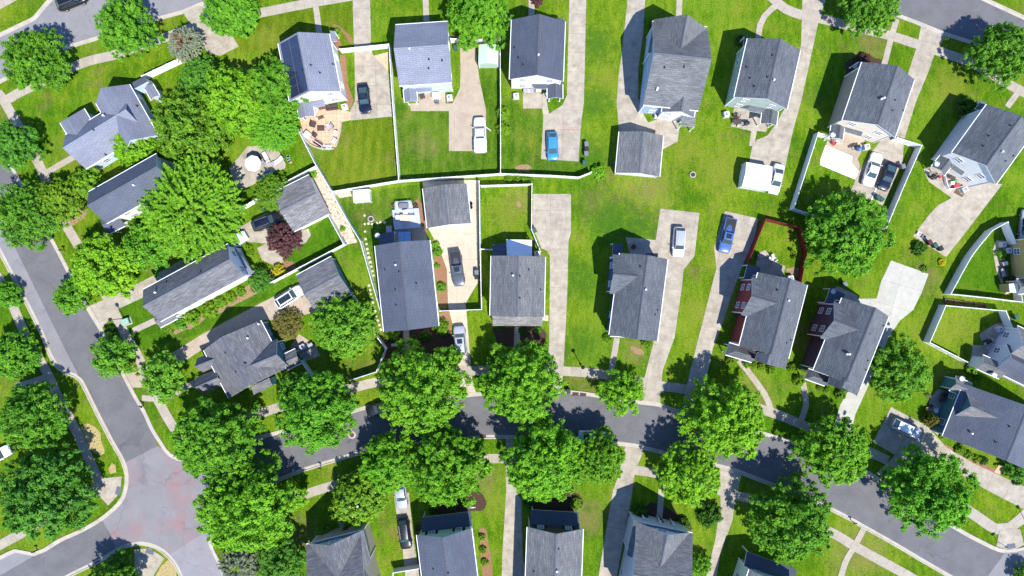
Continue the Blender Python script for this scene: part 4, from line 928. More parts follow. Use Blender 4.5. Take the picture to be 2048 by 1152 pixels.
# --- garages and sheds
h = House('garage', 'detached grey-roofed double garage standing on the open lawn', 'garage', (1279, 305), 'wall_white', 'roof_grey')
h.gable([(1238, 264), (1327, 270), (1319, 352), (1231, 347)], 2.6, 1.6, door=('a', 0, 4.8), oh=.25)
h = House('garage', 'grey-roofed garage in the corner of the white fence by the deck', 'garage', (895, 412), 'wall_white', 'roof_grey')
h.gable([(845, 376), (934, 368), (942, 447), (854.6, 455.5)], 2.6, 1.5, door=('c', 0, 4.8), oh=.25)
h = House('garage', 'grey-roofed garage behind the dark red plum tree', 'garage', (607, 408), 'wall_white', 'roof_weathered')
h.gable([(588.7, 462.7), (545, 386), (616, 350.6), (659.6, 427)], 2.6, 1.5, door=('a', 0, 4.8), oh=.25)
h = House('garage', 'teal-walled garage partly shaded by a leafy yard tree', 'garage', (650, 568), 'wall_teal', 'roof_umber')
h.gable([(632, 626), (593.8, 550), (664, 512), (702, 588.5)], 2.6, 1.5, door=('a', 0, 4.8), oh=.25)
h = House('garden_shed', 'small pale green metal shed in a fenced yard corner', 'shed', (976, 115), 'metal_green', 'metal_green', 'metal_white')
h.gable([(957, 90), (997.6, 88.7), (996, 127), (957, 128.6)], 2.2, .55, oh=.08, cap=False, gut=False)
mb = MB(); O, e, n, hl, hw, hh, rise = h.planes[0]; a = O - e * hl; b_ = O + e * hl
mb.beam(h.loc((a.x, a.y, hh + rise + .03)), h.loc((b_.x, b_.y, hh + rise + .03)), .16, .05); mb.build('ridge_cap', ['metal_white'], h.root)
h = House('garden_shed', 'white metal gable-roofed shed beside the champagne sedan', 'shed', (1515, 355), 'metal_white', 'metal_white', 'metal_white')
h.gable([(1481, 371), (1496, 325), (1547, 333), (1535, 381)], 2.3, .55, oh=.06, cap=False, gut=False, door=('a', 0, 2.05))
h = House('garden_shed', 'tiny white resin shed by the long white fence', 'shed', (722, 393), 'metal_white', 'metal_white', 'metal_white')
h.gable([(707, 405), (706, 380), (738, 378), (740, 402)], 1.7, .25, oh=.05, cap=False, gut=False)
# ------------------------------------------------------------------ fences
def post_mesh(h, mat, cap=True):
    m = MB(); m.box((0, 0, h / 2), (.13, .13, h))
    if cap: m.box((0, 0, h + .02), (.17, .17, .04)); m.grid([[Vector((sx * .08, sy * .08, h + .04)) for sx, sy in ((-1, -1), (1, -1), (1, 1), (-1, 1))], [Vector((sx * .01, sy * .01, h + .11)) for sx, sy in ((-1, -1), (1, -1), (1, 1), (-1, 1))]], 0, True, False, True)
    return m.mesh('post', [mat])
POSTS = {}
def fence(pts, label, h=1.85, mat='vinyl', skip=(), name='fence', gate=()):
    P = [G(*p, h) for p in pts]; o = Vector((P[0].x, P[0].y, 0))
    root = empty(name, o, 0, label, 'fence', 'white vinyl yard fences' if mat == 'vinyl' else None)
    if mat not in POSTS: POSTS[mat] = post_mesh(h + .02, mat, True)
    seen = []
    for i in range(len(P) - 1):
        a, b_ = P[i], P[i + 1]; L = (b_ - a).length; n = max(1, round(L / 2.4)); d = (b_ - a).normalized(); rz = math.atan2(d.y, d.x)
        m = MB()
        for k in range(n):
            c = a + (b_ - a) * ((k + .5) / n); w = L / n - .14
            if (i, k) in gate: continue
            c3 = Vector((c.x, c.y, 0)) - o
            m.box(c3 + Vector((0, 0, h / 2 + .02)), (w, .035, h - .12), rz)
            m.box(c3 + Vector((0, 0, h - .05)), (w, .075, .13), rz); m.box(c3 + Vector((0, 0, .12)), (w, .075, .14), rz)
            q = Vector((-d.y, d.x, 0))
            for j in range(int(w / .3)):
                for sg in (-1, 1): m.box(c3 + Vector((d.x, d.y, 0)) * (-w / 2 + .3 * (j + .5)) + q * sg * .02 + Vector((0, 0, h / 2)), (.26, .012, h - .3), rz)
        m.build('panel', [mat], root)
        for k in range(n + 1):
            c = a + (b_ - a) * (k / n)
            if any((c - s).length < .3 for s in seen): continue
            seen.append(c); link('post', POSTS[mat], root, Matrix.Translation((c.x - o.x, c.y - o.y, 0)) @ Matrix.Rotation(rz, 4, 'Z'))
    return root
fence([(679, 98), (777, 88)], 'white fence crossing the drive in front of the parked navy car')
fence([(778, 90), (783, 180), (789, 260), (797, 358)], 'long straight white fence between the striped lawn and the truck yard')
fence([(901, 77), (948, 79), (998, 75)], 'short white fence above the green shed beneath the tree')
fence([(1000, 77), (1001, 200), (1001, 345)], 'straight white fence between the green shed and the blue car lawn')
fence([(664, 383), (797, 361), (1001, 347), (1100, 350.5), (1158, 354), (1183, 344)], 'long white fence along the back lot line ending at a round bush')
fence([(596.5, 261), (628.6, 325), (662, 381)], 'white fence slanting below the round peach patio')
fence([(664, 386), (694, 440), (720, 482), (735, 535), (762, 628), (767, 629)], 'white fence curving beside the stepping stone path')
fence([(472, 421), (512, 398), (566, 366), (631, 332)], 'white fence between the umbrella patio and the plum-tree garage')
fence([(656, 431), (686, 486)], 'short white fence along the pebbly strip beside the small green lawn')
fence([(688, 488), (541, 565)], 'white fence behind the yellow shrub and small green lawn')
fence([(704, 591), (741, 656), (771, 698), (752, 744), (700, 761)], 'white fence bending round the lawn near the shaded teal garage')
fence([(958, 362), (960, 500), (963, 619), (880, 622)], 'white fence boxing in the grey pickup parking pad')
fence([(962, 371), (1064, 368), (1063, 459), (1081, 503)], 'white fence around the scruffy patch beside the empty drive')
fence([(1662, 273), (1637, 265), (1588, 417), (1640, 434)], 'white fence west of the white concrete slab yard')
fence([(1795, 275), (1844, 291), (1809, 370), (1773, 456)], 'white fence beside the black sports sedan')
fence([(1497, 525), (1532, 438), (1602, 455), (1614, 505), (1603, 565)], 'dark red board fence around a small lawn', mat='wood_red')
fence([(2033, 487), (2016, 444), (1985, 461), (1964, 486), (1944, 512), (1928, 540), (1902, 588), (1980, 596), (2045, 604), (2043, 587)], 'white fence curving round the bright triangular lawn')
fence([(1935, 724), (1860, 685), (1892, 611), (2012, 622), (2026, 656)], 'white fence around the five-sided lawn')
fence([(786, 1150), (786, 1146), (840, 1137)], 'short white fence across the drive of the two-car house')
fence([(283, 152), (357, 117)], 'white fence running from the corner house to the pink conifer')
fence([(602, 723), (625, 757)], 'short white fence behind the storey-and-half house')
fence([(962, 498), (984, 499)], 'very short white fence against the broad grey-roofed house', h=1.7)
# old grey timber fence line beside the curved white one
root = empty('rail_fence', (*G(1890, 596), 0), 0, 'low weathered timber rails behind the triangular white-fenced lawn', 'fence')
m = MB(); a, b_ = G(1888, 594), G(1968, 606); o = G(1890, 596)
for k in range(2): m.beam((*(a - o + Vector((0, -.3 - .5 * k))), .25), (*(b_ - o + Vector((0, -.3 - .5 * k))), .25), .16, .1)
m.build('rail', ['wood_brown'], root)
for k in range(5):
    c = a + (b_ - a) * k / 4 - o; p = MB(); p.box((c.x, c.y - .55, .2), (.12, .9, .4)); p.build('post', ['wood_brown'], root)

# ------------------------------------------------------------------ vehicles
def wheel_meshes():
    t = MB(); R = .335; prof = [(.21, -.10), (.30, -.11), (R, -.08), (R, .08), (.30, .11), (.21, .10)]
    t.grid([[Vector((r * math.cos(2 * math.pi * k / 20), y, r * math.sin(2 * math.pi * k / 20))) for k in range(20)] for r, y in prof], 0, True, True, False)
    w = MB()
    w.grid([[Vector((r * math.cos(2 * math.pi * k / 20), y, r * math.sin(2 * math.pi * k / 20))) for k in range(20)] for r, y in ((.215, -.09), (.215, .085), (.19, .10))], 0, True, True, True)
    for k in range(5):
        a = 2 * math.pi * k / 5; w.beam((.04 * math.cos(a), .108, .04 * math.sin(a)), (.19 * math.cos(a), .104, .19 * math.sin(a)), .05, .012)
    return t.mesh('tyre', ['tyre']), w.mesh('rim', ['rim'])
TYRE, RIM = wheel_meshes()
SHAPES = {  # L, W, H, belt, hood z, [hood end, windshield top, roof end, rear glass base] from the front as fraction of L, trunk z
    'sedan': dict(L=4.85, W=1.84, H=1.45, belt=.95, hood=.90, x=(.27, .41, .67, .83), trunk=.98),
    'sport': dict(L=4.60, W=1.86, H=1.36, belt=.90, hood=.84, x=(.31, .45, .64, .88), trunk=.95),
    'hatch': dict(L=4.45, W=1.78, H=1.50, belt=.98, hood=.95, x=(.22, .38, .78, .95), trunk=1.0),
    'suv': dict(L=4.70, W=1.88, H=1.70, belt=1.08, hood=1.06, x=(.25, .37, .86, .97), trunk=1.1),
    'pickup': dict(L=5.55, W=1.94, H=1.80, belt=1.12, hood=1.10, x=(.26, .36, .57, .60), trunk=1.12),
    'barge': dict(L=5.35, W=1.98, H=1.48, belt=.98, hood=.95, x=(.29, .42, .63, .76), trunk=1.0)}
def build_car(kind, paint, roof=None, sunroof=False, rails=False, cover=None, open_door=False):
    s = SHAPES[kind]; L, W_, H, bz, hz = s['L'], s['W'], s['H'], s['belt'], s['hood']; tz = s['trunk']
    xs = [L / 2 - f * L for f in s['x']]; hw = W_ / 2
    root = empty('car' if kind != 'pickup' else 'pickup_truck', (0, 0, 0))
    def topz(x):
        if x > xs[0]: t = (x - xs[0]) / (L / 2 - xs[0]); return hz - .03 * t - .16 * t ** 3
        if x < xs[3]: t = (xs[3] - x) / max(.01, L / 2 + xs[3]); return tz - .10 * t ** 3
        t = (xs[0] - x) / (xs[0] - xs[3]); return hz + (tz - hz) * t
    def halfw(x):
        t = abs(x) / (L / 2); return hw * (1 - .05 * t ** 2 - (.17 if x > 0 else .11) * max(0, (t - .72) / .28) ** 2.2)
    m = MB(); rings = []
    N = 26
    for i in range(N + 1):
        x = -L / 2 + L * i / N
        x = max(-L / 2 + .01, min(L / 2 - .01, x)); w = halfw(x); z = topz(x); zb = .22 + (.10 if abs(x) > L * .44 else 0)
        q = [(w * .90, zb), (w * .985, zb + .14), (w, .62), (w * .985, z - .16), (w * .93, z - .045), (w * .74, z), (w * .35, z + .022), (0, z + .03)]
        rings.append([Vector((x, y, zz)) for y, zz in q] + [Vector((x, -y, zz)) for y, zz in reversed(q[:-1])])
    m.grid(rings, 0, True, True, True)
    # roof and pillars
    rw0, rw1 = hw * .86, hw * .68; a, b_, c, d = xs
    g0 = [Vector((a, -rw0 * .93, topz(a))), Vector((a, rw0 * .93, topz(a)))]; g1 = [Vector((b_, -rw1, H - .05)), Vector((b_, rw1, H - .05))]
    g2 = [Vector((c, -rw1, H - .06)), Vector((c, rw1, H - .06))]; g3 = [Vector((d, -rw0 * .9, topz(d))), Vector((d, rw0 * .9, topz(d)))]
    mid = Vector(((b_ + c) / 2, 0, H))
    n = 6; rr = []
    for i in range(n + 1):
        t = i / n; x = b_ + (c - b_) * t; crown = H - .05 + .05 * math.sin(math.pi * t) - .01 * t
        rr.append([Vector((x, y * rw1, crown - .06 * abs(y) ** 2.5 + .03)) for y in (-1, -.7, -.35, 0, .35, .7, 1)])
    rm = MB(); rm.grid(rr, 0, False, True)
    for sg in (0, 1):
        y = -1 if sg == 0 else 1
        rm.beam(g0[sg], g1[sg], .07, .06); rm.beam(g2[sg], g3[sg], .10, .06); rm.beam(g1[sg], g2[sg], .07, .06)
        mx = (b_ + c) / 2; rm.beam((mx, y * hw * .865, bz), (mx - .02, y * rw1, H - .06), .07, .05)
    if kind == 'pickup':
        bed = MB(); x0, x1 = -L / 2 + .10, d - .08; ww = hw * .80
        bed.face([(x0, -ww, 1.135), (x1, -ww, 1.135), (x1, ww, 1.135), (x0, ww, 1.135)])
        for k in range(9): bed.box(((x0 + x1) / 2, -ww + .1 + k * (2 * ww - .2) / 8, 1.142), (x1 - x0 - .1, .05, .014))
        if not cover: bed.build('bed_liner', ['black_plastic'], root)
        rl = MB()
        for sg in (-1, 1): rl.box(((x0 + x1) / 2, sg * (ww + .06), 1.17), (x1 - x0 + .1, .10, .09))
        rl.box((x0 - .03, 0, 1.17), (.09, 2 * ww + .2, .09)); rl.build('bed_rail', [paint], root)
        if cover:
            cv = MB(); rg = []
            for i in range(9):
                x = x0 - .12 + (x1 - x0 + .1) * i / 8
                rg.append([Vector((x, y * (hw + .03 + .02 * math.sin(i * 2.1)), z)) for y, z in ((-1, .78), (-1, 1.16), (-.6, 1.30 + .05 * math.sin(i * 1.7)), (0, 1.36 + .06 * math.cos(i * 2.3)), (.6, 1.28 + .05 * math.sin(i * 2.9)), (1, 1.16), (1, .78))])
            cv.grid(rg, 0, False, True); cv.build('tarp', [cover], root)
    body = m.build('body', [paint], root); rm.build('roof', [roof or paint], root)
    # glass
    def plate(name, q, out, mat='glass_car'):
        n_ = (q[1] - q[0]).cross(q[2] - q[0]).normalized()
        if n_.dot(out) < 0: n_ = -n_
        k = MB(); c_ = sum(q, Vector()) / 4; p = [c_ + (v - c_) * .94 + n_ * .012 for v in q]; k.grid([[v - n_ * .01 for v in p], p], 0, True, False, True); k.build(name, [mat], root)
    up = Vector((0, 0, 1))
    plate('windshield', [g0[0], g0[1], g1[1], g1[0]], up); plate('rear_window', [g2[0], g2[1], g3[1], g3[0]], Vector((-1, 0, .3)))
    for sg, y in ((0, -1), (1, 1)):
        plate('side_window', [Vector((a - .05, y * rw0 * .98, topz(a))), g1[sg], g2[sg], Vector((d + .05, y * rw0 * .98, topz(d)))], Vector((0, y, .2)), 'glass_dark')
    und = MB(); und.box(((a + d) / 2, 0, bz + .02), (a - d - .2, rw0 * 1.7, .08)); und.build('interior', ['black_plastic'], root)
    if sunroof:
        sr = MB(); big = sunroof == 'big'; sr.rbox(((b_ + c) / 2 if big else b_ - .6, 0, H + .005), (b_ - c - .25 if big else .75, rw1 * (1.5 if big else 1.25), .05), .02); sr.build('sunroof', ['glass_dark'], root)
    if rails:
        for y in (-1, 1):
            k = MB(); k.beam((b_ - .15, y * rw1 * .9, H + .03), (c + .1, y * rw1 * .9, H + .03), .04, .04); k.build('roof_rail', ['steel'], root)
    for x in (L / 2 - .20 * L + .08, -L / 2 + .20 * L):
        for y in (-1, 1):
            wr = link('wheel', TYRE, root, Matrix.Translation((x, y * (hw - .075), .335)) @ (Matrix.Rotation(math.pi, 4, 'Z') if y < 0 else Matrix())); wr.name = 'wheel'
            link('rim', RIM, wr)
    for y in (-1, 1):
        k = MB(); x = L / 2 - .17; k.grid([[Vector((x + .13, y * hw * .48, hz - .24)), Vector((x + .02, y * hw * .78, hz - .20)), Vector((x - .16, y * hw * .86, hz - .10))], [Vector((x + .09, y * hw * .48, hz - .12)), Vector((x - .02, y * hw * .75, hz - .07)), Vector((x - .20, y * hw * .82, hz - .035))]], 0, False, True)
        k.build('headlight', ['lamp_clear'], root)
        k = MB(); k.box((-L / 2 + .06, y * hw * .70, tz - .20), (.14, hw * .32, .14)); k.build('taillight', ['lamp_red'], root)
        k = MB(); k.rbox((a - .22, y * (hw + .08), bz + .03), (.12, .2, .13), .03); k.beam((a - .2, y * (hw - .08), bz - .02), (a - .2, y * (hw + .02), bz + .02), .05, .05); k.build('mirror', [paint], root)
    k = MB(); k.box((L / 2 - .05, 0, .5), (.10, hw * 1.2, .16)); k.build('grille', ['black_plastic'], root)
    if open_door:
        k = MB(); k.beam((a - .1, -hw + .02, .75), (a - .75, -hw - .75, .75), .07, .75); k.build('door', [paint], root)
    return root
def car(kind, px, py, dx, dy, label, paint, cat='car', group=None, **kw):
    r = build_car(kind, paint, **kw); p = G(px, py, .9); r.location = (p.x, p.y, 0.045); r.rotation_euler.z = math.atan2(-dy, dx)
    tag(r, label, cat); return r
car('sport', 727.5, 197, 35, 335, 'glossy navy coupe on the fenced drive beside the solar-roof house', 'paint_navy', roof='paint_navy', sunroof=True)
car('pickup', 960, 270, -7, -210, 'white pickup truck with open door and mint tarp over its bed', 'paint_white', 'pickup truck', cover='tarp_mint', open_door=True)
car('hatch', 1105, 292, 3, 80, 'bright light-blue hatchback on a concrete pad near lined-up bins', 'paint_blue', sunroof=False)
car('sedan', 1553.5, 358, -40, 182, 'champagne sedan parked against the white metal shed', 'paint_champagne')
car('barge', 1746, 338.5, 140, -435, 'long white sedan on the walled yard pad', 'paint_white')
car('sport', 1776.5, 352, -120, 320, 'black sports sedan parked beside the long white sedan', 'paint_navy')
car('suv', 1358, 484, -15, 245, 'white crossover with black window line on the pad behind the navy house', 'paint_white', roof='paint_silver')
car('pickup', 1455, 471, -40, 185, 'deep blue pickup with open dark bed', 'paint_deepblue', 'pickup truck', sunroof=True)
car('pickup', 914, 537, 40, 290, 'grey pickup with sunroof inside the white-fenced drive', 'paint_grey', 'pickup truck', sunroof=True)
car('suv', 920, 682, -20, -240, 'silver crossover with small sunroof below the white-fenced drive', 'paint_silver', sunroof=True)
car('suv', 578, 594, 290, -185, 'white crossover with black glass roof beside the teal garage', 'paint_white', sunroof='big')
car('suv', 533, 443, 335, -130, 'black crossover on the pad next to the plum tree', 'paint_black', roof='paint_navy', rails=True)
car('sedan', 465, 484, 290, -165, 'pale blue sedan peeking out from under the spreading tree', 'paint_ice')
car('suv', 142, 1, 93, -37, 'dark crossover in the grey street at the top left corner', 'paint_black', rails=True)
car('sedan', 762, 816, -95, 27, 'dark sedan half under a street tree, tail to the kerb', 'paint_black')
car('sedan', 1187, 874, 100, 6, 'pale car in deep shade under the paired street trees', 'paint_ice')
car('sedan', 801, 988, 12, 100, 'silver sedan with only its bonnet out from under the leaves', 'paint_silver')
car('suv', 809, 1068, 13, 100, 'black crossover with silver roof rails on the lower drive', 'paint_black', rails=True)
car('suv', 1813, 857, 155, 72, 'silver crossover on the tree-shaded concrete pad', 'paint_silver', roof='paint_white', rails=True)
car('sedan', -8, 912, 95, -50, 'white car nosing in at the left photo edge', 'paint_white', roof='bin_maroon')
car('sedan', 2054, 450, 10, -100, 'grey-blue car cut by the right edge behind the curved fence', 'paint_silver')

# ------------------------------------------------------------------ trees and shrubs
def leaf_mesh(name, centres, normals_, size, seed, tone, elong=1.6):
    """pointed leaf sprays: each a folded four-sided blade at its own place and angle"""
    rg = np.random.default_rng(seed); n = len(centres)
    N = normals_ / np.linalg.norm(normals_, axis=1, keepdims=True)
    R = rg.normal(size=(n, 3)); T = np.cross(N, R); T /= np.linalg.norm(T, axis=1, keepdims=True); B = np.cross(N, T)
    sz = size * rg.uniform(.65, 1.35, (n, 1))
    p0 = centres - T * sz * elong * .5; p2 = centres + T * sz * elong * .5
    p1 = centres + B * sz * .5 + N * sz * .12; p3 = centres - B * sz * .5 + N * sz * .12
    V = np.stack([p0, p1, p2, p3], 1).reshape(-1, 3)
    me = bpy.data.meshes.new(name); me.vertices.add(n * 4); me.vertices.foreach_set('co', V.ravel())
    me.loops.add(n * 4); me.loops.foreach_set('vertex_index', np.arange(n * 4)); me.polygons.add(n)
    me.polygons.foreach_set('loop_start', np.arange(0, n * 4, 4)); me.polygons.foreach_set('loop_total', np.full(n, 4))
    at = me.attributes.new('tone', 'FLOAT', 'FACE'); at.data.foreach_set('value', np.clip(tone, 0, 1).astype(np.float32))
    me.materials.append(MATS['foliage']); me.update(); me.validate(); return me
def crown_lobed(seed, nlobe, nclump, nleaf, leaf, flat=.8, lobe_r=.40, spread=.64, tuft=.085):
    """unit-radius crown: overlapping lobes carrying upright leaf tufts with gaps between them; z from 0 (skirt) upward"""
    rg = np.random.default_rng(seed); C = []
    for i in range(nlobe):
        t = i * 2.39996 + rg.uniform(-.3, .3); r = spread * math.sqrt((i + .5) / nlobe) * rg.uniform(.93, 1.05)
        z = flat * (1.05 - .75 * (r / spread) ** 2) + rg.uniform(-.12, .12); C.append((r * math.cos(t), r * math.sin(t), z))
    C = np.array(C); LR = lobe_r * rg.uniform(.75, 1.25, nlobe); S = np.array([1, 1, .85])
    K = []; tries = 0
    while len(K) < nclump and tries < nclump * 60:
        tries += 1; i = rg.integers(nlobe); d = rg.normal(size=3); d[2] = d[2] * .8 + .3; d /= np.linalg.norm(d)
        p = C[i] + d * LR[i] * S * rg.uniform(.84, 1.08)
        if np.sum(np.linalg.norm((p - C) / (LR[:, None] * S), axis=1) < .70) > 0 or p[2] < -.05: continue
        if K and np.min(np.linalg.norm(np.array([k[0] for k in K]) - p, axis=1)) < tuft * .8: continue
        K.append((p, d))
    P = []; Nn = []; tone = []
    for p, d in K:
        ct = rg.normal(0, .13); up = d * .6 + np.array([0, 0, .65]); up /= np.linalg.norm(up); sz = tuft * rg.uniform(.6, 1.4)
        # a tuft is a handful of shoots fanning out along its own direction
        ns = 5; sh = up + rg.normal(size=(ns, 3)) * .55; sh /= np.linalg.norm(sh, axis=1, keepdims=True); which = rg.integers(0, ns, nleaf)
        f = rg.uniform(-.55, 1.15, nleaf); o = sh[which] * (f * sz * 1.05)[:, None] + rg.normal(size=(nleaf, 3)) * (sz * .30 * (1.15 - .5 * f))[:, None]
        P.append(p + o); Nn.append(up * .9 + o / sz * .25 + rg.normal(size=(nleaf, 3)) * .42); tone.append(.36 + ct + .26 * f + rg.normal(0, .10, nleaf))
    A = np.vstack(P); Nn = np.vstack(Nn); tone = np.concatenate(tone)
    m = int(len(A) * .34); idx = rg.integers(0, len(A), m)      # leaves deeper inside
    inner = A[idx] * np.array([.74, .74, .75]) + rg.normal(size=(m, 3)) * .05 + np.array([0, 0, .05])
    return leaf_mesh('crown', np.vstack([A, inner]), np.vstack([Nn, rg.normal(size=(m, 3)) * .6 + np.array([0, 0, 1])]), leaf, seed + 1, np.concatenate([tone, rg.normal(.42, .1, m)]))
def crown_spray(seed, nspray, nleaf, leaf, flat=.75, rise=.5):
    """unit crown of long ascending shoots that radiate outward, leaves paired along every shoot"""
    rg = np.random.default_rng(seed); P = []; Nn = []; tone = []
    for i in range(nspray):
        t = rg.uniform(0, 2 * math.pi); r0 = math.sqrt(rg.uniform(0, 1)) * .80; L = rg.uniform(.14, .30)
        base = np.array([r0 * math.cos(t), r0 * math.sin(t), flat * (1.25 - .9 * r0 ** 2) + rg.uniform(-.22, .05)])
        tt = t + rg.normal(0, .35); d = np.array([math.cos(tt) * (.35 + r0), math.sin(tt) * (.35 + r0), rise + .5 * (1 - r0)]); d /= np.linalg.norm(d); ct = rg.normal(0, .10)
        side = np.cross(d, [0, 0, 1]); side /= np.linalg.norm(side)
        for j in range(nleaf):
            f = j / nleaf; q = base + d * L * f + np.array([0, 0, -.06 * f * f]) + side * rg.normal(0, .017 * (1.2 - f)) + rg.normal(size=3) * .006
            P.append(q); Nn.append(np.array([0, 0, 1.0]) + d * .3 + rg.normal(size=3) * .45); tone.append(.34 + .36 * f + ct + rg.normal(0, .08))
    return leaf_mesh('crown', np.array(P), np.array(Nn), leaf, seed + 1, np.array(tone), 2.0)
def trunk_mesh(seed, h, r, limbs, reach):
    """tapered, slightly leaning trunk with limbs, height h up to the crown"""
    rg = random.Random(seed); m = MB(); pts = []
    lean = (rg.uniform(-.04, .04), rg.uniform(-.04, .04))
    for k in range(7):
        z = h * 1.5 * k / 6; pts.append(([lean[0] * z, lean[1] * z, z], r * (1.35 if k == 0 else 1) * (1 - .75 * k / 6)))
    def tube(seq, n=8):
        m.grid([[Vector((c[0] + rr * math.cos(2 * math.pi * q / n), c[1] + rr * math.sin(2 * math.pi * q / n), c[2])) for q in range(n)] for c, rr in seq], 0, True, True, True)
    tube(pts)
    for i in range(limbs):
        a = 2 * math.pi * i / limbs + rg.uniform(-.3, .3); z0 = h * rg.uniform(.7, 1.1); L = reach * rg.uniform(.55, .85); seq = []
        for k in range(5):
            f = k / 4; seq.append(([lean[0] * z0 + math.cos(a) * L * f, lean[1] * z0 + math.sin(a) * L * f, z0 + L * (.75 * f)], r * .42 * (1 - .8 * f)))
        tube(seq, 6)
    return m.mesh('trunk', ['bark'])
CROWNS = {
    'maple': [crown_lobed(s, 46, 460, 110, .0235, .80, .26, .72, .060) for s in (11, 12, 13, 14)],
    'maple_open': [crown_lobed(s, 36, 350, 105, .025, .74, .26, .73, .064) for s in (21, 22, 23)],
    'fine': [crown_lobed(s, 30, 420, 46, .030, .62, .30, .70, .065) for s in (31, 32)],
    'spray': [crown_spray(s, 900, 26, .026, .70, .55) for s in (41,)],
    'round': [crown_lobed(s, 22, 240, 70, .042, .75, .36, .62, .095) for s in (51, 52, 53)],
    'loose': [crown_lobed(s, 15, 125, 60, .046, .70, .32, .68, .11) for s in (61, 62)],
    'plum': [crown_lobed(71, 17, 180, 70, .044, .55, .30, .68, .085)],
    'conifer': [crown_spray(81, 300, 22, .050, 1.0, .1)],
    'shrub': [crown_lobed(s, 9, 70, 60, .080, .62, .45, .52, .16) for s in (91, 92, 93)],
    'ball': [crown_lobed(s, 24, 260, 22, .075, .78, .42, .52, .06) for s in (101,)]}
TRUNKS = {k: [trunk_mesh(s, *a) for s in (1, 2)] for k, a in {'big': (2.6, .26, 6, 4.5), 'mid': (2.0, .16, 5, 2.8), 'small': (1.2, .09, 4, 1.4)}.items()}
GREENS = {'street': (.152, .385, .018), 'street2': (.130, .355, .020), 'lime': (.185, .420, .016), 'dark': (.108, .310, .030), 'olive': (.150, .325, .018), 'mid': (.128, .335, .022), 'yellowgreen': (.180, .350, .018),
          'blue': (.055, .150, .030), 'plum': (.135, .060, .060), 'conifer': (.210, .250, .170), 'rust': (.22, .10, .06), 'yellow': (.55, .50, .02), 'hedge': (.150, .310, .010), 'brownish': (.19, .19, .045), 'deepbush': (.055, .155, .012), 'topiary': (.19, .20, .03)}
used = {}
def jit(c, s):
    r_ = random.Random(s); k = r_.uniform(.9, 1.12); return (c[0] * k * r_.uniform(.93, 1.08), c[1] * k, c[2] * k, 1)
def tree(px, py, rpx, kind, colour, label, zc=None, tall=1.0, group=None, cat='tree', name='tree'):
    """px, py: middle of the crown; rpx: its radius in the photo"""
    rpx = rpx * .95 if kind in ('spray', 'fine', 'round') else rpx
    r_m = rpx * (CAM_H - 6) / FPX if rpx > 35 else rpx * (CAM_H - 3) / FPX
    skirt = (1.7 if r_m > 4.4 else 1.2 if r_m > 2.6 else .55) if zc is None else zc
    if kind in ('maple', 'maple_open') and r_m > 3.4 and zc is None: skirt, tall = 2.2, 1.12
    mid = skirt + r_m * .55 * tall
    p = G(px, py, mid); k = used.get(kind, 0); used[kind] = k + 1
    root = empty(name, (p.x, p.y, 0), 0, label, cat, group)
    tk = 'big' if r_m > 4.4 else 'mid' if r_m > 2.4 else 'small'
    ts = max(.5, skirt / {'big': 2.0, 'mid': 1.5, 'small': .8}[tk]); t = link('trunk', TRUNKS[tk][k % 2], root); t.scale = (1, 1, min(1.7, ts)); t.rotation_euler.z = k * 1.3
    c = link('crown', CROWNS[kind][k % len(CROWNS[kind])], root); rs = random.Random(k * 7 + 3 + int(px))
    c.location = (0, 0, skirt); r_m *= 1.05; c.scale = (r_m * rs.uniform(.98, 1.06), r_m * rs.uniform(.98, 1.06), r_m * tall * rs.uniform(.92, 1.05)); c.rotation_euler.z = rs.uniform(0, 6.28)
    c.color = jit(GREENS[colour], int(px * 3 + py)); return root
def shrub(px, py, rpx, colour, label, kind='shrub', tall=1.0, group=None, cat='shrub', name='shrub', sy=1.0, rz=None):
    r_m = rpx * (CAM_H - .7) / FPX; p = G(px, py, r_m * .5); k = used.get(kind, 0); used[kind] = k + 1
    o = link(name, CROWNS[kind][k % len(CROWNS[kind])]); o.location = (p.x, p.y, 0.0); o.scale = (r_m, r_m * sy, r_m * tall); o.rotation_euler.z = random.Random(k).uniform(0, 6.28) if rz is None else rz
    o.color = jit(GREENS[colour], int(px * 5 + py)); return tag(o, label, cat, group)
ST = 'trees lining the curved street'
tree(845, 778, 92, 'maple', 'street', 'full street tree whose shade darkens the dark half-hidden sedan', group=ST)
tree(1043, 770, 86, 'maple', 'street', 'bright street tree in front of the broad grey-roofed house', group=ST)
tree(628, 822, 85, 'maple', 'street2', 'round street tree over the road left of the manhole', group=ST)
tree(428, 880, 88, 'maple', 'street2', 'street tree at the upper corner of the red-stained junction', group=ST)
tree(490, 1020, 100, 'maple', 'street', 'largest street tree at the lower corner of the red-stained junction', group=ST)
tree(893, 935, 84, 'maple', 'street', 'broad street tree whose lower edge meets the dark porch roof', group=ST)
tree(780, 928, 63, 'maple', 'street', 'narrow street tree squeezed above the pale-flowered tree', group=ST)
tree(1088, 922, 84, 'maple', 'street', 'broad street tree above the dark brown house', group=ST)
tree(1196, 918, 58, 'maple', 'street', 'smaller street tree touching the pale car in shade', group=ST)
tree(1452, 840, 88, 'maple', 'lime', 'bright round street tree below the red house', group=ST)
tree(1380, 950, 66, 'maple', 'lime', 'mid-sized street tree right of the paired street trees', group=ST)
tree(1672, 905, 74, 'maple', 'street', 'street tree left of the tree-shaded silver crossover', group=ST)
tree(1588, 1042, 88, 'maple_open', 'street2', 'loose street tree above the house cut by the bottom edge', group=ST)
tree(1862, 985, 92, 'maple_open', 'street2', 'loose street tree near the long curved drive at right', group=ST)
tree(1245, 784, 47, 'loose', 'lime', 'thin lime-green street tree beside the storm drains')
tree(718, 998, 62, 'round', 'yellowgreen', 'flowering tree with pale blossoms beside the tan-sided house')
tree(82, 992, 98, 'maple_open', 'dark', 'large dark tree filling the bottom left corner')
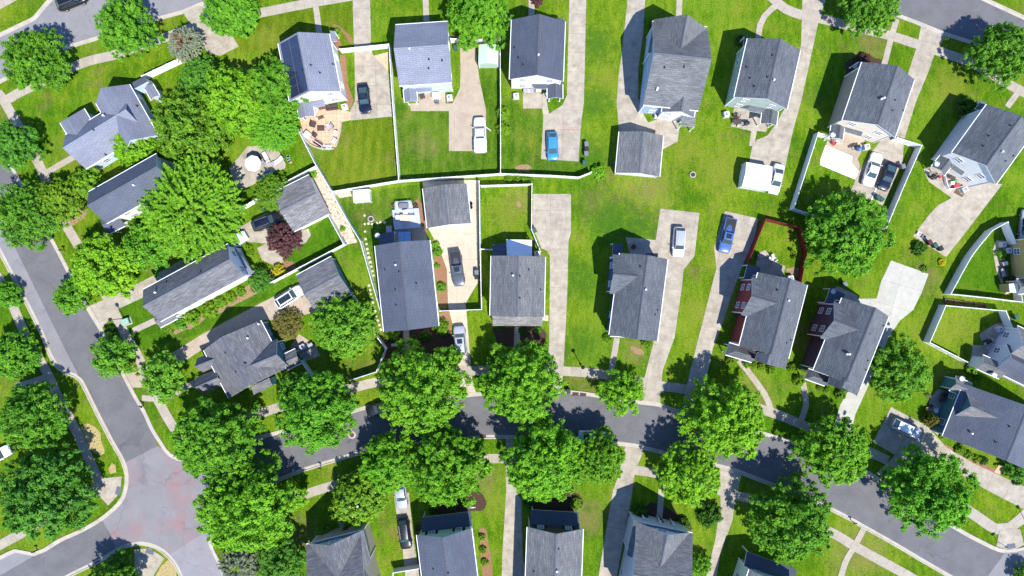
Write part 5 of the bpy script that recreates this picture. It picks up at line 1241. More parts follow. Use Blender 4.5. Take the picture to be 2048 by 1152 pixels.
tree(58, 838, 72, 'maple_open', 'mid', 'tree on the left edge shading the pavement near the straw patch')
tree(22, 715, 55, 'round', 'street2', 'leafy tree at the left edge halfway down the street')
tree(12, 590, 32, 'round', 'street2', 'small tree at the left edge opposite the lime corner trees')
tree(325, 752, 56, 'loose', 'mid', 'open-crowned tree beside the storey-and-half house')
tree(222, 716, 46, 'loose', 'mid', 'thin tree leaning over the road by the cross path')
tree(205, 528, 72, 'round', 'lime', 'lime tree on the verge above the pale drive apron')
tree(142, 592, 42, 'loose', 'street2', 'thin green tree overhanging the street below the lime tree')
tree(118, 405, 54, 'round', 'yellowgreen', 'yellow-green tree near the left street pavement')
tree(45, 432, 74, 'fine', 'mid', 'fine-leaved tree spreading over the left street')
tree(22, 292, 50, 'maple_open', 'dark', 'dark tree at the left edge beside the corner lawn')
tree(66, 118, 66, 'maple_open', 'street2', 'tree over the corner pavement in the upper left')
tree(250, 52, 62, 'maple_open', 'street2', 'tree on the top left verge beside the grey street')
tree(458, 20, 58, 'round', 'street2', 'tree beside the concrete apron at the top edge')
tree(957, 27, 67, 'maple', 'street', 'dense bright tree above the pale green shed')
tree(1745, 12, 62, 'maple_open', 'mid', 'tree on the verge left of the top right street')
tree(2008, 106, 68, 'maple_open', 'mid', 'tree casting shade on the top right street')
tree(382, 418, 104, 'spray', 'street', 'huge tree with radiating feathery shoots over the half-hidden roof')
tree(372, 252, 92, 'fine', 'olive', 'wide fine-textured olive tree behind the many-gabled house')
tree(402, 160, 54, 'fine', 'dark', 'dark green tree under the pink conifer')
tree(470, 200, 72, 'round', 'lime', 'brilliant lime tree between darker trees and the solar-roof house')
tree(548, 172, 66, 'maple_open', 'street2', 'green tree touching the solar-roof house')
tree(545, 250, 58, 'spray', 'street2', 'feathery green tree at the edge of the umbrella patio')
tree(266, 290, 50, 'round', 'lime', 'lime tree with pale blossoms against the many-gabled house')
tree(1699, 464, 91, 'maple_open', 'street2', 'wide backyard tree behind the red board fence')
tree(1802, 742, 66, 'maple_open', 'mid', 'dark tree right of the plum-dark house drive')
tree(683, 652, 74, 'fine', 'mid', 'yard tree shading the teal-walled garage')
tree(565, 478, 38, 'plum', 'plum', 'dark red plum tree beside the black crossover')
tree(541, 384, 40, 'fine', 'olive', 'round olive tree beside the plum-tree garage roof')
tree(374, 90, 36, 'conifer', 'conifer', 'grey-green conifer at the end of the upper left fence')
shrub(369, 86, 20, 'rust', 'dry pinkish top of growth within the grey-green conifer', tall=5.2, cat='shrub') if False else None
tree(519, 560, 27, 'maple_open', 'dark', 'small dark tree left of the yellow shrub')
tree(172, 366, 34, 'loose', 'olive', 'low olive tree by the front walk of the many-gabled house')
tree(298, 492, 58, 'loose', 'mid', 'low leafy tree below the huge feathery tree')
tree(560, 1130, 54, 'maple_open', 'dark', 'dark tree at the bottom edge left of the tan-sided house')
tree(484, 1128, 42, 'conifer', 'conifer', 'pale grey spruce at the bottom edge')
tree(238, 1128, 26, 'loose', 'dark', 'small dark tree on the corner island behind the pale-backed sign')
tree(215, 1190, 62, 'maple', 'mid', 'larger tree cut by the bottom edge, shading the lower left street')
tree(1402, 1130, 24, 'loose', 'street2', 'sapling beside the drive at the bottom edge')
tree(2036, 938, 26, 'loose', 'dark', 'dark small tree at the right edge above the curved drive')
tree(2052, 1150, 26, 'loose', 'mid', 'small tree in the bottom right corner')
tree(575, 648, 34, 'fine', 'brownish', 'brownish-green bushy tree beside the white crossover drive', zc=.4, tall=.7)
# blossoms on the flowering trees, dry needles on the conifer
def blossoms(px, py, r, z, n, size, mat, label, cat, name, seed, sp=1.0):
    rg = np.random.default_rng(seed); pts = []
    for i in range(n):
        t = rg.uniform(0, 6.283); q = math.sqrt(rg.uniform(0, 1)) * r; pts.append((q * math.cos(t), q * math.sin(t) * sp, z * (1 - .55 * (q / r) ** 2) + rg.normal(0, .25)))
    m = MB()
    for p in pts:
        v = Vector(p); s = size * rg.uniform(.6, 1.4)
        for k in range(5): a = 2 * math.pi * k / 5; m.face([v, v + Vector((math.cos(a) * s, math.sin(a) * s, .1 * s)), v + Vector((math.cos(a + 1.0) * s, math.sin(a + 1.0) * s, .1 * s))])
    return m.mesh(name, [mat])
flat_mat('petal', (.70, .66, .45), .8, var=.1); flat_mat('petal_lime', (.62, .66, .30), .8, var=.15)
for o in list(COL.objects):
    lb = o.get('label', '')
    if lb.startswith('flowering tree'): link('blossom', blossoms(0, 0, 3.9, 5.6, 120, .16, 'petal', '', '', 'blossom', 5), o)
    if lb.startswith('lime tree with pale'): q = link('blossom', blossoms(0, 0, 1.2, 4.2, 60, .2, 'petal_lime', '', '', 'blossom', 6), o); q.location = (.3, 1.9, 0)
    if lb.startswith('grey-green conifer'):
        q = link('dry_twigs', CROWNS['conifer'][0], o); q.scale = (1.5, 1.7, 3.2); q.location = (-.35, .25, .9); q.color = (.34, .14, .09, 1)

SB = 'foundation shrubs'
for a in [(1197, 343, 16, 'lime', 'round lime bush at the end of the long white fence'), (1006, 226, 15, 'hedge', 'upper of two hedge bushes against the blue-car-lawn fence'), (1007, 258, 15, 'hedge', 'lower of two hedge bushes against the blue-car-lawn fence'),
          (1280, 1030, 20, 'deepbush', 'round dark bush left of the columned porch walk'), (1366, 1050, 16, 'deepbush', 'dark bush right of the columned porch walk'), (1421, 1032, 26, 'deepbush', 'large dark bush beside the bottom drive'),
          (646, 1067, 18, 'olive', 'olive bush before the triangular front gable'), (698, 1058, 15, 'olive', 'small olive bush under the flowering tree'), (1152, 1008, 13, 'yellowgreen', 'yellow-green bush at the brown house porch corner'), (1060, 1008, 12, 'deepbush', 'dark bush at the brown house porch, beside the drive'),
          (674, 66, 11, 'hedge', 'bright round bush at the solar-roof house front corner'), (1215, 676, 10, 'hedge', 'round bush at the navy house porch corner'), (1296, 685, 12, 'hedge', 'low bush along the navy house front wall'),
          (875, 504, 11, 'mid', 'bush nearest the grey pickup in the mulch strip'), (872, 489, 8, 'lime', 'lime bush at the top of the mulch strip'), (874, 532, 6, 'lime', 'tiny lime bush in the mulch strip'), (883, 575, 11, 'mid', 'dark bush lowest in the mulch strip'),
          (784, 668, 16, 'hedge', 'bright bush at the left front of the slate-roofed house'), (882, 655, 17, 'hedge', 'bright bush at the right front of the slate-roofed house'), (827, 678, 9, 'deepbush', 'small dark bush beside the slate-roofed house front walk'), (850, 672, 12, 'deepbush', 'dark bush in the bed beside the front walk'),
          (1222, 62, 0, 'mid', '') , (1312, 52, 14, 'deepbush', 'dark bush in shade at the blue-walled house corner'), (1481, 80, 12, 'deepbush', 'dark bush in shade at the sage house corner'), (1935, 212, 22, 'deepbush', 'large dark bush at the lavender-white house corner'),
          (1839, 496, 15, 'deepbush', 'dark spiky bush below the big drive'), (1884, 525, 8, 'yellow', 'yellow flowering bush near the big drive corner'), (1850, 538, 8, 'olive', 'weedy bush beside the empty concrete pad'),
          (557, 541, 14, 'yellow', 'bright yellow shrub beside the white fence'), (625, 348, 9, 'olive', 'olive bush at the plum-tree garage corner'), (685, 458, 6, 'lime', 'small green tuft on the pebbly strip'), (500, 506, 9, 'hedge', 'lower of two bright bushes by the long narrow house'), (497, 495, 8, 'hedge', 'upper of two bright bushes by the long narrow house'),
          (338, 652, 15, 'hedge', 'bush at the lower end of the long hedge bed'), (360, 648, 13, 'mid', 'clipped darker bush second in the hedge bed'), (385, 636, 17, 'hedge', 'broad bush third in the hedge bed'), (418, 622, 18, 'hedge', 'lime bush in the middle of the hedge bed'), (440, 606, 13, 'yellowgreen', 'yellow-green bush toward the upper hedge bed'), (462, 595, 12, 'hedge', 'bush near the top of the hedge bed'), (482, 584, 10, 'hedge', 'topmost bush of the hedge bed'),
          (1018, 357, 9, 'hedge', 'left bush of the row under the long fence'), (1034, 356, 9, 'hedge', 'second bush of the row under the long fence'), (1049, 359, 9, 'hedge', 'third bush of the row under the long fence'), (1062, 362, 8, 'hedge', 'last bush of the row under the long fence'),
          (1460, 722, 10, 'hedge', 'bush left of the red house porch'), (1494, 728, 9, 'hedge', 'bush below the red house porch'), (1508, 730, 7, 'hedge', 'bush right of the red house porch post'), (1523, 734, 9, 'hedge', 'bush under the red house front wall'), (1541, 740, 10, 'hedge', 'bush at the red house front corner'), (1586, 735, 10, 'hedge', 'bush on the shaded side of the red house'),
          (1598, 762, 13, 'hedge', 'big round bush left of the plum-dark house porch'), (1640, 776, 7, 'hedge', 'small bush below the plum-dark house porch'), (1654, 780, 7, 'hedge', 'second small bush below the plum-dark house porch'), (1681, 790, 12, 'hedge', 'round bush at the plum-dark house front corner'),
          (1884, 873, 6, 'hedge', 'tiny round bush at the wide dark roof corner'), (1921, 900, 11, 'yellowgreen', 'first yellow-green bush along the wide dark roof bed'), (1937, 910, 10, 'yellowgreen', 'second yellow-green bush along the wide dark roof bed'), (1954, 917, 9, 'hedge', 'green bush in the wide dark roof bed'), (1968, 922, 9, 'deepbush', 'dark bush in the wide dark roof bed'), (2012, 946, 8, 'hedge', 'bush beside the brick path'), (2024, 949, 8, 'yellow', 'yellow flower bush near the brick path'), (2036, 962, 10, 'deepbush', 'dark bush at the right edge by the curved drive'),
          (1944, 740, 12, 'mid', 'bush at the lower corner of the five-sided yard'), (1958, 752, 10, 'mid', 'bush beside the lavender house eave'), (2003, 508, 11, 'mid', 'low plants beside the yellow house patio'), (1000, 655, 7, 'deepbush', 'bush left under the weathered porch roof'), (1045, 662, 9, 'deepbush', 'bush centred below the weathered porch roof'), (1075, 660, 8, 'mid', 'bush right under the weathered porch roof'),
          (964, 1075, 8, 'yellowgreen', 'first plant in the bed beside the two-car house'), (966, 1100, 8, 'hedge', 'second plant in the bed beside the two-car house'), (969, 1125, 8, 'yellowgreen', 'third plant in the bed beside the two-car house'), (905, 1012, 10, 'deepbush', 'dark bush in front of the two-car house porch'), (865, 1022, 9, 'deepbush', 'dark bush left of the two-car house porch'),
          (1518, 1072, 12, 'mid', 'plants in the ringed planter under the loose street tree'), (203, 640, 0, 'mid', ''), (222, 662, 12, 'deepbush', 'dark bush on the shaded verge by the lamp'), (240, 430, 0, 'mid', ''), (270, 445, 14, 'mid', 'shrub along the half-hidden white house wall'), (1075, 2, 12, 'plum', 'round dark red bush at the top edge'), (1340, 0, 0, 'mid', ''), (1730, 118, 14, 'plum', 'dark red bed shrub before the cream and taupe house')]:
    if a[2]: shrub(a[0], a[1], a[2], a[3], a[4], group=None)
shrub(1859, 838, 17, 'topiary', 'large clipped round topiary of olive-gold foliage', 'ball', 1.5)
# ------------------------------------------------------------------ small things
def put(name, mb_mats, px, py, label, cat, rz=0.0, z=0.0, h=.4, group=None):
    mb, mats = mb_mats; o = mb.build(name, mats); p = G(px, py, h); o.location = (p.x, p.y, z); o.rotation_euler.z = rz
    return tag(o, label, cat, group)
# air-conditioning units
def ac_parts():
    c = MB(); c.rbox((0, 0, .42), (.85, .85, .78), .08)
    for k in range(9):
        for a in range(4):
            R = Matrix.Rotation(a * math.pi / 2, 3, 'Z'); c.box(R @ Vector((.428, 0, .12 + k * .075)), (.014, .74, .03), a * math.pi / 2)
    f = MB(); f.cyl((0, 0, .812), .33, .33, .012, 20); 
    g = MB()
    for r in (.12, .22, .32): g.lathe((0, 0, .835), [(r - .012, 0), (r + .012, 0), (r + .012, .012), (r - .012, .012)], 18)
    for k in range(6): a = k * math.pi / 3; g.beam((0, 0, .845), (.33 * math.cos(a), .33 * math.sin(a), .845), .015, .012)
    g.cyl((0, 0, .84), .09, .07, .03, 12)
    p = MB(); p.rbox((0, 0, .03), (1.0, 1.0, .08), .02)
    return c.mesh('casing', ['ac_grey']), f.mesh('fan', ['black_plastic']), g.mesh('grille', ['metal_white']), p.mesh('base', ['stone_grey'])
AC = ac_parts()
for px, py, rz, where in [(688, 212.5, .25, 'behind the solar-roof house'), (898.5, 194, .1, 'behind the pale blue house'), (1032, 191, .1, 'left of the two grey patio chairs'), (1315, 229.5, 0, 'beside the blue-walled house drive'), (1454, 227.6, .2, 'on the lawn left of the smoker patio'), (1735, 293, .2, 'between the blue barrel and the long white sedan'),
                          (1931, 378.5, .5, 'at the brown mat of the cluttered patio'), (1074.6, 507, 0, 'behind the broad grey-roofed house'), (1582.6, 556, .2, 'behind the red house'), (2001.5, 658.6, .4, 'in the shade of the five-sided yard'), (2019, 501, .1, 'nearer the yellow house window'), (2008.5, 489, .1, 'nearest the curved fence top'), (604, 694, .5, 'behind the storey-and-half house')]:
    p = G(px, py, .8); r = empty('air_conditioner', (p.x, p.y, .02), rz, 'square grey air conditioner ' + where, 'air conditioner', 'air conditioners behind the houses')
    for nm, me in zip(('casing', 'fan', 'grille', 'base'), AC): link(nm, me, r)
# wheeled bins
def bin_parts(mat):
    b_ = MB(); b_.grid([[Vector((sx * w, sy * d, z)) for sx, sy in ((-1, -1), (1, -1), (1, 1), (-1, 1))] for w, d, z in ((.22, .26, .06), (.29, .34, .98))], 0, True, False, True); b_.box((0, .36, .93), (.5, .06, .05))
    l = MB(); l.rbox((0, .02, 1.02), (.64, .78, .08), .05); l.box((0, .02, 1.07), (.3, .5, .03))
    w = MB(); w.grid([[Vector((x, .26 + .12 * math.cos(2 * math.pi * k / 12), .13 + .12 * math.sin(2 * math.pi * k / 12))) for k in range(12)] for x in (-.03, .03)], 0, True, True, True)
    return b_.mesh('bin', [mat]), l.mesh('lid', [mat]), w.mesh('wheel', ['tyre'])
BINS = {k: bin_parts(k) for k in ('black_plastic', 'grey_plastic', 'bin_green', 'bin_maroon')}
for px, py, rz, mat, lb in [(1173, 288, .1, 'grey_plastic', 'grey wheeled bin farthest from the fence in the row of four'), (1173, 298, .1, 'black_plastic', 'dark wheeled bin second in the row of four'), (1172.5, 307, .1, 'grey_plastic', 'grey wheeled bin third in the row of four'), (1169, 325, -.2, 'bin_green', 'teal wheeled bin at the fence end of the row of four'),
                            (911, 95, .2, 'bin_green', 'dark green bin at the corner of the pale blue house'), (1861, 485, .5, 'bin_maroon', 'maroon bin on the big concrete drive'), (1872, 491, .5, 'bin_green', 'green bin between maroon and black bins'), (1882.5, 496.5, .5, 'black_plastic', 'black bin at the drive corner, last of three'),
                            (1137, 783, .1, 'black_plastic', 'lone dark bin at the kerb beside the storm drains'), (1758, 395, .4, 'bin_green', 'left green bin beyond the black sports sedan'), (1764, 398, .9, 'bin_green', 'right green bin beyond the black sports sedan'), (1807, 332.5, .3, 'grey_plastic', 'grey bin between black sports sedan and fence'),
                            (1069, 461, .4, 'bin_green', 'teal bin at the empty drive beside the fence'), (953, 545, 0, 'grey_plastic', 'grey bin against the fence beside the grey pickup'), (953, 554, 0, 'black_plastic', 'black bin against the fence beside the grey pickup'), (523.7, 417.5, .5, 'bin_green', 'green bin above the black crossover'),
                            (2034, 634, .3, 'bin_green', 'green bin outside the five-sided fence'), (1691, 568, .4, 'grey_plastic', 'grey bin at the plum-dark house patio')]:
    p = G(px, py, 1.0); r = empty('wheelie_bin', (p.x, p.y, .04), rz, lb, 'bin', 'wheeled household bins')
    me = BINS[mat]; link('body', me[0], r); link('lid', me[1], r)
    for x in (-.25, .25): link('wheel', me[2], r, Matrix.Translation((x, 0, 0)))
# street lamps
def street_lamp(px, py, lb, rz=0):
    p = G(px, py); r = empty('street_lamp', (p.x, p.y, 0), rz, lb, 'street lamp', 'post-top street lamps')
    m = MB(); m.lathe((0, 0, 0), [(.16, 0), (.16, .25), (.09, .4), (.065, .6), (.05, 3.4), (.08, 3.45)], 12); m.build('pole', ['black_plastic'], r)
    m = MB(); m.lathe((0, 0, 3.45), [(.10, 0), (.19, .08), (.24, .42), (.20, .45)], 12); m.build('lantern', ['lamp_clear'], r)
    m = MB(); m.lathe((0, 0, 3.88), [(.30, 0), (.27, .06), (.12, .20), (.02, .30)], 12); m.build('cap', ['black_plastic'], r)
street_lamp(249, 637, 'black post-top lamp by the pale apron and green utility box')
street_lamp(1161, 729, 'black post-top lamp beside the long empty drive')
street_lamp(2050, 1041, 'black post-top lamp by the curved pavement at right')
# utility box
r = empty('utility_box', (*G(256, 643), .0), .35, 'pale green utility box on the verge by the lamp', 'utility box')
m = MB(); m.rbox((0, 0, .40), (1.05, .95, .70), .06); m.build('cabinet', ['transformer_green'], r)
m = MB(); m.grid([[Vector((sx * .56, sy * .51 - .0, .75)) for sx, sy in ((-1, -1), (1, -1), (1, 1), (-1, 1))], [Vector((sx * .53, sy * .47, .86)) for sx, sy in ((-1, -1), (1, -1), (1, 1), (-1, 1))]], 0, True, False, True); m.build('lid', ['transformer_green'], r)
m = MB(); m.box((0, 0, .04), (1.3, 1.2, .1)); m.build('base', ['stone_grey'], r)
# mailboxes and signs
for px, py, lb in [(1709, 1046, 'black mailbox at the kerb by the step walk'), (639, 936, 'black mailbox at the kerb below the manhole'), (66, 1104, 'black mailbox beside the lower left parking bay'), (281, 813, 'black mailbox at the kerb above the cross path'), (121, 500, 'dark mailbox at the kerb between two left trees')]:
    p = G(px, py, 1.0); r = empty('mailbox', (p.x, p.y, 0), rnd.uniform(-.6, .6), lb, 'mailbox', 'kerbside mailboxes')
    m = MB(); m.box((0, 0, .5), (.1, .1, 1.0)); m.beam((0, 0, .75), (.3, 0, .98), .06, .06); m.build('post', ['black_plastic'], r)
    m = MB(); m.grid([[Vector((x, .11 * math.cos(t), 1.03 + .11 * max(-.2, math.sin(t)) + .08)) for t in [math.pi * 2 * k / 12 for k in range(12)]] for x in (-.2, .36)], 0, True, True, True); m.build('box', ['black_plastic'], r)
    m = MB(); m.box((.1, -.13, 1.18), (.03, .02, .16)); m.build('flag', ['red_cloth'], r)
for px, py, rz, mat, lb, oct_ in [(229, 1141, .4, 'sign_white', 'pale-backed traffic sign on the corner island', True), (1994, 1083, .5, 'sign_white', 'slim traffic sign at the bottom right kerb ramp', True), (153, 104, .5, 'sign_green', 'green street name sign on the top left verge', False)]:
    p = G(px, py); r = empty('street_sign', (p.x, p.y, 0), rz, lb, 'sign')
    m = MB(); m.cyl((0, 0, 0), .04, .035, 2.6, 8); m.build('pole', ['steel'], r)
    m = MB()
    if oct_: m.grid([[Vector((.38 * math.cos(math.pi / 8 + k * math.pi / 4), y, 2.2 + .38 * math.sin(math.pi / 8 + k * math.pi / 4))) for k in range(8)] for y in (-.05, -.035)], 0, True, False, True)
    else: m.box((0, 0, 2.7), (.9, .02, .2)); m.box((0, 0, 2.92), (.02, .9, .2))
    m.build('sign_board', [mat], r)
# manhole, storm drains
m = MB(); m.cyl((0, 0, 0), .62, .62, .012, 28); m.cyl((0, 0, .012), .36, .36, .008, 24, 1)
for k in range(6): m.box((0, -.25 + k * .1, .022), (.5, .02, .006), 0, 1)
put('manhole_cover', (m, ['stone_grey', 'rust_iron']), 704, 870, 'round iron manhole cover in the street', 'manhole', z=.013, h=0)
for px, py, a, lb in [(160, 1057, 28, 'rusty storm drain in the lower left kerb'), (1151, 788, -3, 'left rusty storm drain of the pair by the kerb bin'), (1166, 789, -3, 'right rusty storm drain of the pair by the kerb bin'), (966, 873, 0, 'rusty storm drain in the kerb above the broad street tree'), (196, 1126, 28, 'storm drain in the shaded corner island kerb')]:
    m = MB(); m.box((0, 0, .012), (1.0, .55, .02), 0, 0)
    for k in range(10): m.box((-.42 + k * .093, 0, .03), (.05, .5, .03), 0, 1)
    put('storm_drain', (m, ['ash', 'rust_iron']), px, py, lb, 'storm drain', math.radians(a), .02, 0, 'kerb storm drains')
# stepping stones
def stone_mesh(s):
    m = MB(); m.rbox((0, 0, .03), (.46, .46, .06), .05); return m.mesh('stepping_stone', ['stone'])
STN = stone_mesh(0)
for px, py in [(729, 431), (729.5, 448), (730, 463), (731, 478), (733, 488), (734.6, 498), (736, 506), (738, 515), (740.7, 524), (742.7, 533), (745, 542), (747, 551), (738, 571), (740, 580), (741.7, 588), (743.7, 597), (745.8, 605), (747.5, 614), (750, 622), (752.5, 632), (755.6, 641), (758.6, 650), (761.7, 659), (737, 447), (744, 448), (754, 446), (761, 445), (769, 445)]:
    p = G(px, py); o = link('stepping_stone', STN); o.location = (p.x, p.y, .008); o.rotation_euler.z = rnd.uniform(0, 1.5); o.scale = [rnd.uniform(.75, 1.0)] * 2 + [1]
    tag(o, 'square cream stepping stone along the curving white fence', 'stepping stone', 'stepping stones by the curving fence')
for i, (px, py) in enumerate([(785, 690), (791, 690), (797, 689), (803, 689)]):
    p = G(px, py); o = link('stepping_stone', STN); o.location = (p.x, p.y, .016); tag(o, 'cream stepping stone in the dark bed beside the front walk', 'stepping stone', 'stones in the dark front bed')
for px, py in [(1088, 632), (1093, 633), (1087, 638), (1093, 639)]:
    p = G(px, py); o = link('stepping_stone', STN); o.location = (p.x, p.y, .008); o.scale = (1.3, 1, 1); tag(o, 'cream paving stone between broad grey-roofed house and drive', 'stepping stone', 'paving stones beside the empty drive')
# fire rings
for px, py, lb in [(1385, 349.5, 'stone fire ring alone on the open lawn'), (742, 438, 'stone fire ring near the stepping stones and deck')]:
    p = G(px, py); r = empty('fire_ring', (p.x, p.y, 0), 0, lb, 'fire pit')
    m = MB()
    for k in range(12): a = k * math.pi / 6; m.rbox((.42 * math.cos(a), .42 * math.sin(a), .14), (.2, .22, .28), .04, a)
    m.build('stone_ring', ['stone_grey'], r); m = MB(); m.cyl((0, 0, .01), .34, .3, .06, 16); m.build('ash_bed', ['ash'], r)
# parasol and umbrella patio
r = empty('parasol', (*G(504, 326, 2.4), .036), .2, 'big white octagonal parasol on the tan patio', 'parasol')
m = MB(); n = 8; rim = [Vector((1.3 * math.cos(2 * math.pi * k / n), 1.3 * math.sin(2 * math.pi * k / n), 2.05)) for k in range(n)]; top = Vector((0, 0, 2.55))
for k in range(n): a, b_ = rim[k], rim[(k + 1) % n]; m.face([a, b_, top]); m.face([a, a - Vector((0, 0, .16)), b_ - Vector((0, 0, .16)), b_])
m.build('canopy', ['cushion_white'], r)
m = MB(); m.cyl((0, 0, 0), .025, .02, 2.6, 8); m.build('pole', ['steel'], r); m = MB(); m.cyl((0, 0, 0), .28, .24, .08, 16); m.build('base', ['stone_grey'], r)
for k in range(n): m = MB(); m.beam((0, 0, 2.48), rim[k] - Vector((0, 0, .03)), .02, .02); m.build('rib', ['steel'], r)
def lounger(px, py, rz, mat, lb, L=1.9, W=.68, arms=False):
    p = G(px, py, .4); r = empty('lounge_chair', (p.x, p.y, .04), rz, lb, 'lounger')
    m = MB(); m.box((0, 0, .28), (L, W, .06))
    for x in (-L * .42, L * .42):
        for y in (-W * .42, W * .42): m.box((x, y, .14), (.06, .06, .28))
    m.build('frame', ['wicker' if mat != 'cushion_white' else 'steel'], r)
    m = MB(); m.rbox((-L * .14, 0, .38), (L * .68, W * .92, .13), .04); m.build('seat', [mat], r)
    m = MB(); m.grid([[Vector((L * .20, y, .33)) for y in (-W * .46, W * .46)], [Vector((L * .48, y, .70)) for y in (-W * .46, W * .46)], [Vector((L * .44, y, .78)) for y in (-W * .46, W * .46)], [Vector((L * .16, y, .43)) for y in (-W * .46, W * .46)]], 0, False, False); m.build('backrest', [mat], r)
lounger(532, 314.5, -1.05, 'cushion_white', 'white lounger left of two beside the parasol')
lounger(556.5, 321.5, .62, 'cushion_white', 'white lounger right of two, nearer the small lawn')
def table(px, py, rz, top, lb, w=1.4, d=.9, h=.72, rnd_=False, cat='table', z=.04):
    p = G(px, py, h + z); r = empty('patio_table', (p.x, p.y, z), rz, lb, cat)
    m = MB(); m.cyl((0, 0, h - .03), w / 2, w / 2, .05, 20) if rnd_ else m.rbox((0, 0, h), (w, d, .06), .02); m.build('tabletop', [top], r)
    for sx in (-1, 1):
        for sy in (-1, 1): m = MB(); m.box((sx * w * (.3 if rnd_ else .44), sy * (w if rnd_ else d) * (.3 if rnd_ else .42), (h - .03) / 2), (.06, .06, h - .03)); m.build('leg', ['steel'], r)
def chair(px, py, rz, mat, lb, z=.04, w=.62, group=None):
    p = G(px, py, .5 + z); r = empty('patio_chair', (p.x, p.y, z), rz, lb, 'chair', group)
    m = MB(); m.rbox((0, 0, .42), (w, w, .10), .03); m.build('seat', [mat], r)
    m = MB(); m.box((-w * .48, 0, .68), (.09, w, .5)); m.build('backrest', [mat], r)
    for y in (-1, 1): m = MB(); m.box((0, y * w * .5, .60), (w * .9, .07, .06)); m.build('armrest', [mat], r)
    for x in (-1, 1):
        for y in (-1, 1): m = MB(); m.box((x * w * .42, y * w * .44, .19), (.05, .05, .38)); m.build('leg', [mat], r)
def sofa(px, py, rz, frame, cush, lb, L=2.0, W=.8, z=.04):
    p = G(px, py, .5); r = empty('patio_sofa', (p.x, p.y, z), rz, lb, 'sofa')
    m = MB(); m.box((0, 0, .2), (L, W, .36)); m.build('frame', [frame], r)
    m = MB(); m.box((0, -W * .45, .55), (L, .12, .5)); m.build('backrest', [frame], r)
    for x in (-1, 1): m = MB(); m.box((x * L * .48, 0, .48), (.12, W, .26)); m.build('armrest', [frame], r)
    for k in range(2): m = MB(); m.rbox(((-.5 + k) * L * .45, .05, .44), (L * .43, W * .8, .14), .04); m.build('cushion', [cush], r)
def grill(px, py, rz, lb, mat='black_plastic', z=.04):
    p = G(px, py, .9); r = empty('barbecue_grill', (p.x, p.y, z), rz, lb, 'grill')
    m = MB(); m.rbox((0, 0, .45), (.8, .5, .8), .03); m.build('cabinet', [mat], r)
    m = MB(); m.grid([[Vector((x, .27 * math.cos(t), .88 + .24 * math.sin(t))) for t in [math.pi * k / 8 for k in range(9)]] for x in (-.42, .42)], 0, True, True, True); m.build('lid', [mat], r)
    for x in (-1, 1): m = MB(); m.rbox((x * .62, 0, .85), (.4, .45, .05), .02); m.build('shelf', ['steel'], r)
    m = MB(); m.beam((-.3, -.32, .95), (.3, -.32, .95), .03, .03); m.build('handle', ['steel'], r)
table(546, 326, .6, 'cushion_grey', 'small table between the two white loungers', .6, .5, .45)
chair(521, 314, .4, 'wicker', 'dark round-backed chair in the parasol shade'); chair(526, 326, 2.5, 'cushion_grey', 'grey chair right of the parasol')
chair(522, 357, 1.0, 'bright_blue', 'blue chair in tree shade below the parasol'); chair(537, 347, .3, 'bright_blue', 'second blue chair in tree shade below the parasol')
r = empty('garden_hose', (*G(576.5, 318), .0), 0, 'coiled green garden hose with terracotta pot on the lawn', 'hose')
for i, (dx, dy) in enumerate(((0, .35), (.05, 0), (.2, -.35))):
    m = MB(); m.lathe((dx, dy, .03), [(.26, 0), (.30, .05), (.26, .10), (.22, .05), (.26, 0)], 18); m.build('coil', ['transformer_green'], r)
m = MB(); m.lathe((.5, -.6, 0), [(.14, 0), (.2, .3), (.22, .3), (.17, .26)], 12); m.build('pot', ['terracotta'], r)
# peach patio of the solar-roof house
sofa(663, 214, .13, 'wicker', 'wicker', 'dark brown sofa against the white wall of the peach patio', 1.75, .8)
table(644.5, 215.5, .13, 'wood_brown', 'long dark table against the white wall of the peach patio', 1.15, .5)
table(641.5, 235.5, .35, 'wood_brown', 'slim dark bench table alone on the peach patio', .95, .4, .45, cat='bench')
chair(626, 249, -.3, 'wicker', 'dark armchair nearest the tree on the peach patio', w=.8)
table(641.5, 257, 0, 'wicker', 'dark square fire table in the middle of the peach patio', 1.15, .7, .55)
lounger(659.5, 254, .6, 'cushion_grey', 'grey cushioned recliner on the peach patio', 1.25, .7)
chair(629.5, 270.5, -.6, 'wicker', 'small dark stool chair on the peach patio', w=.55)
chair(670.5, 266, 2.9, 'cushion_white', 'white chair higher of two by the patio edging', w=.7); chair(668.5, 281, 2.6, 'cushion_white', 'white chair lower of two by the patio edging', w=.7)
chair(657.5, 294, 1.6, 'cushion_white', 'white chair at the bottom tip of the peach patio', w=.75); chair(615, 270, -.7, 'cushion_white', 'white cushioned seat beside the patio swing', w=.9)
table(654.5, 250, 0, 'cushion_white', 'tiny round white table beside the recliner', .45, .45, .5, True)
chair(632, 219, 1.5, 'cushion_white', 'white chair tucked beside the porch post', w=.6)
r = empty('patio_swing', (*G(635, 286, 1.0), .04), -.58, 'white-framed patio swing with brown seat', 'swing')
m = MB(); 
for x in (-1, 1):
    for y in (-.5, .5): m.beam((x, y, 0), (x, 0, 1.75), .06, .06)
m.beam((-1, 0, 1.75), (1, 0, 1.75), .06, .06); m.build('frame', ['trim_white'], r)
m = MB(); m.rbox((0, 0, .5), (1.5, .55, .12), .04); m.build('seat', ['wood_brown'], r); m = MB(); m.box((0, -.3, .78), (1.5, .08, .5)); m.build('backrest', ['wood_brown'], r)
L = smooth_line([G(603, 258), G(608, 273), G(620, 289), G(638, 297), G(653, 299), G(669, 298)], .6); m = MB(); N = normals(L); o = Vector((L[0].x, L[0].y, 0))
m.grid([[Vector((*(p + n * w), z)) - o for w, z in ((-.1, 0), (-.1, .42), (.1, .42), (.1, 0))] for p, n in zip(L, N)], 0, True, False, True)
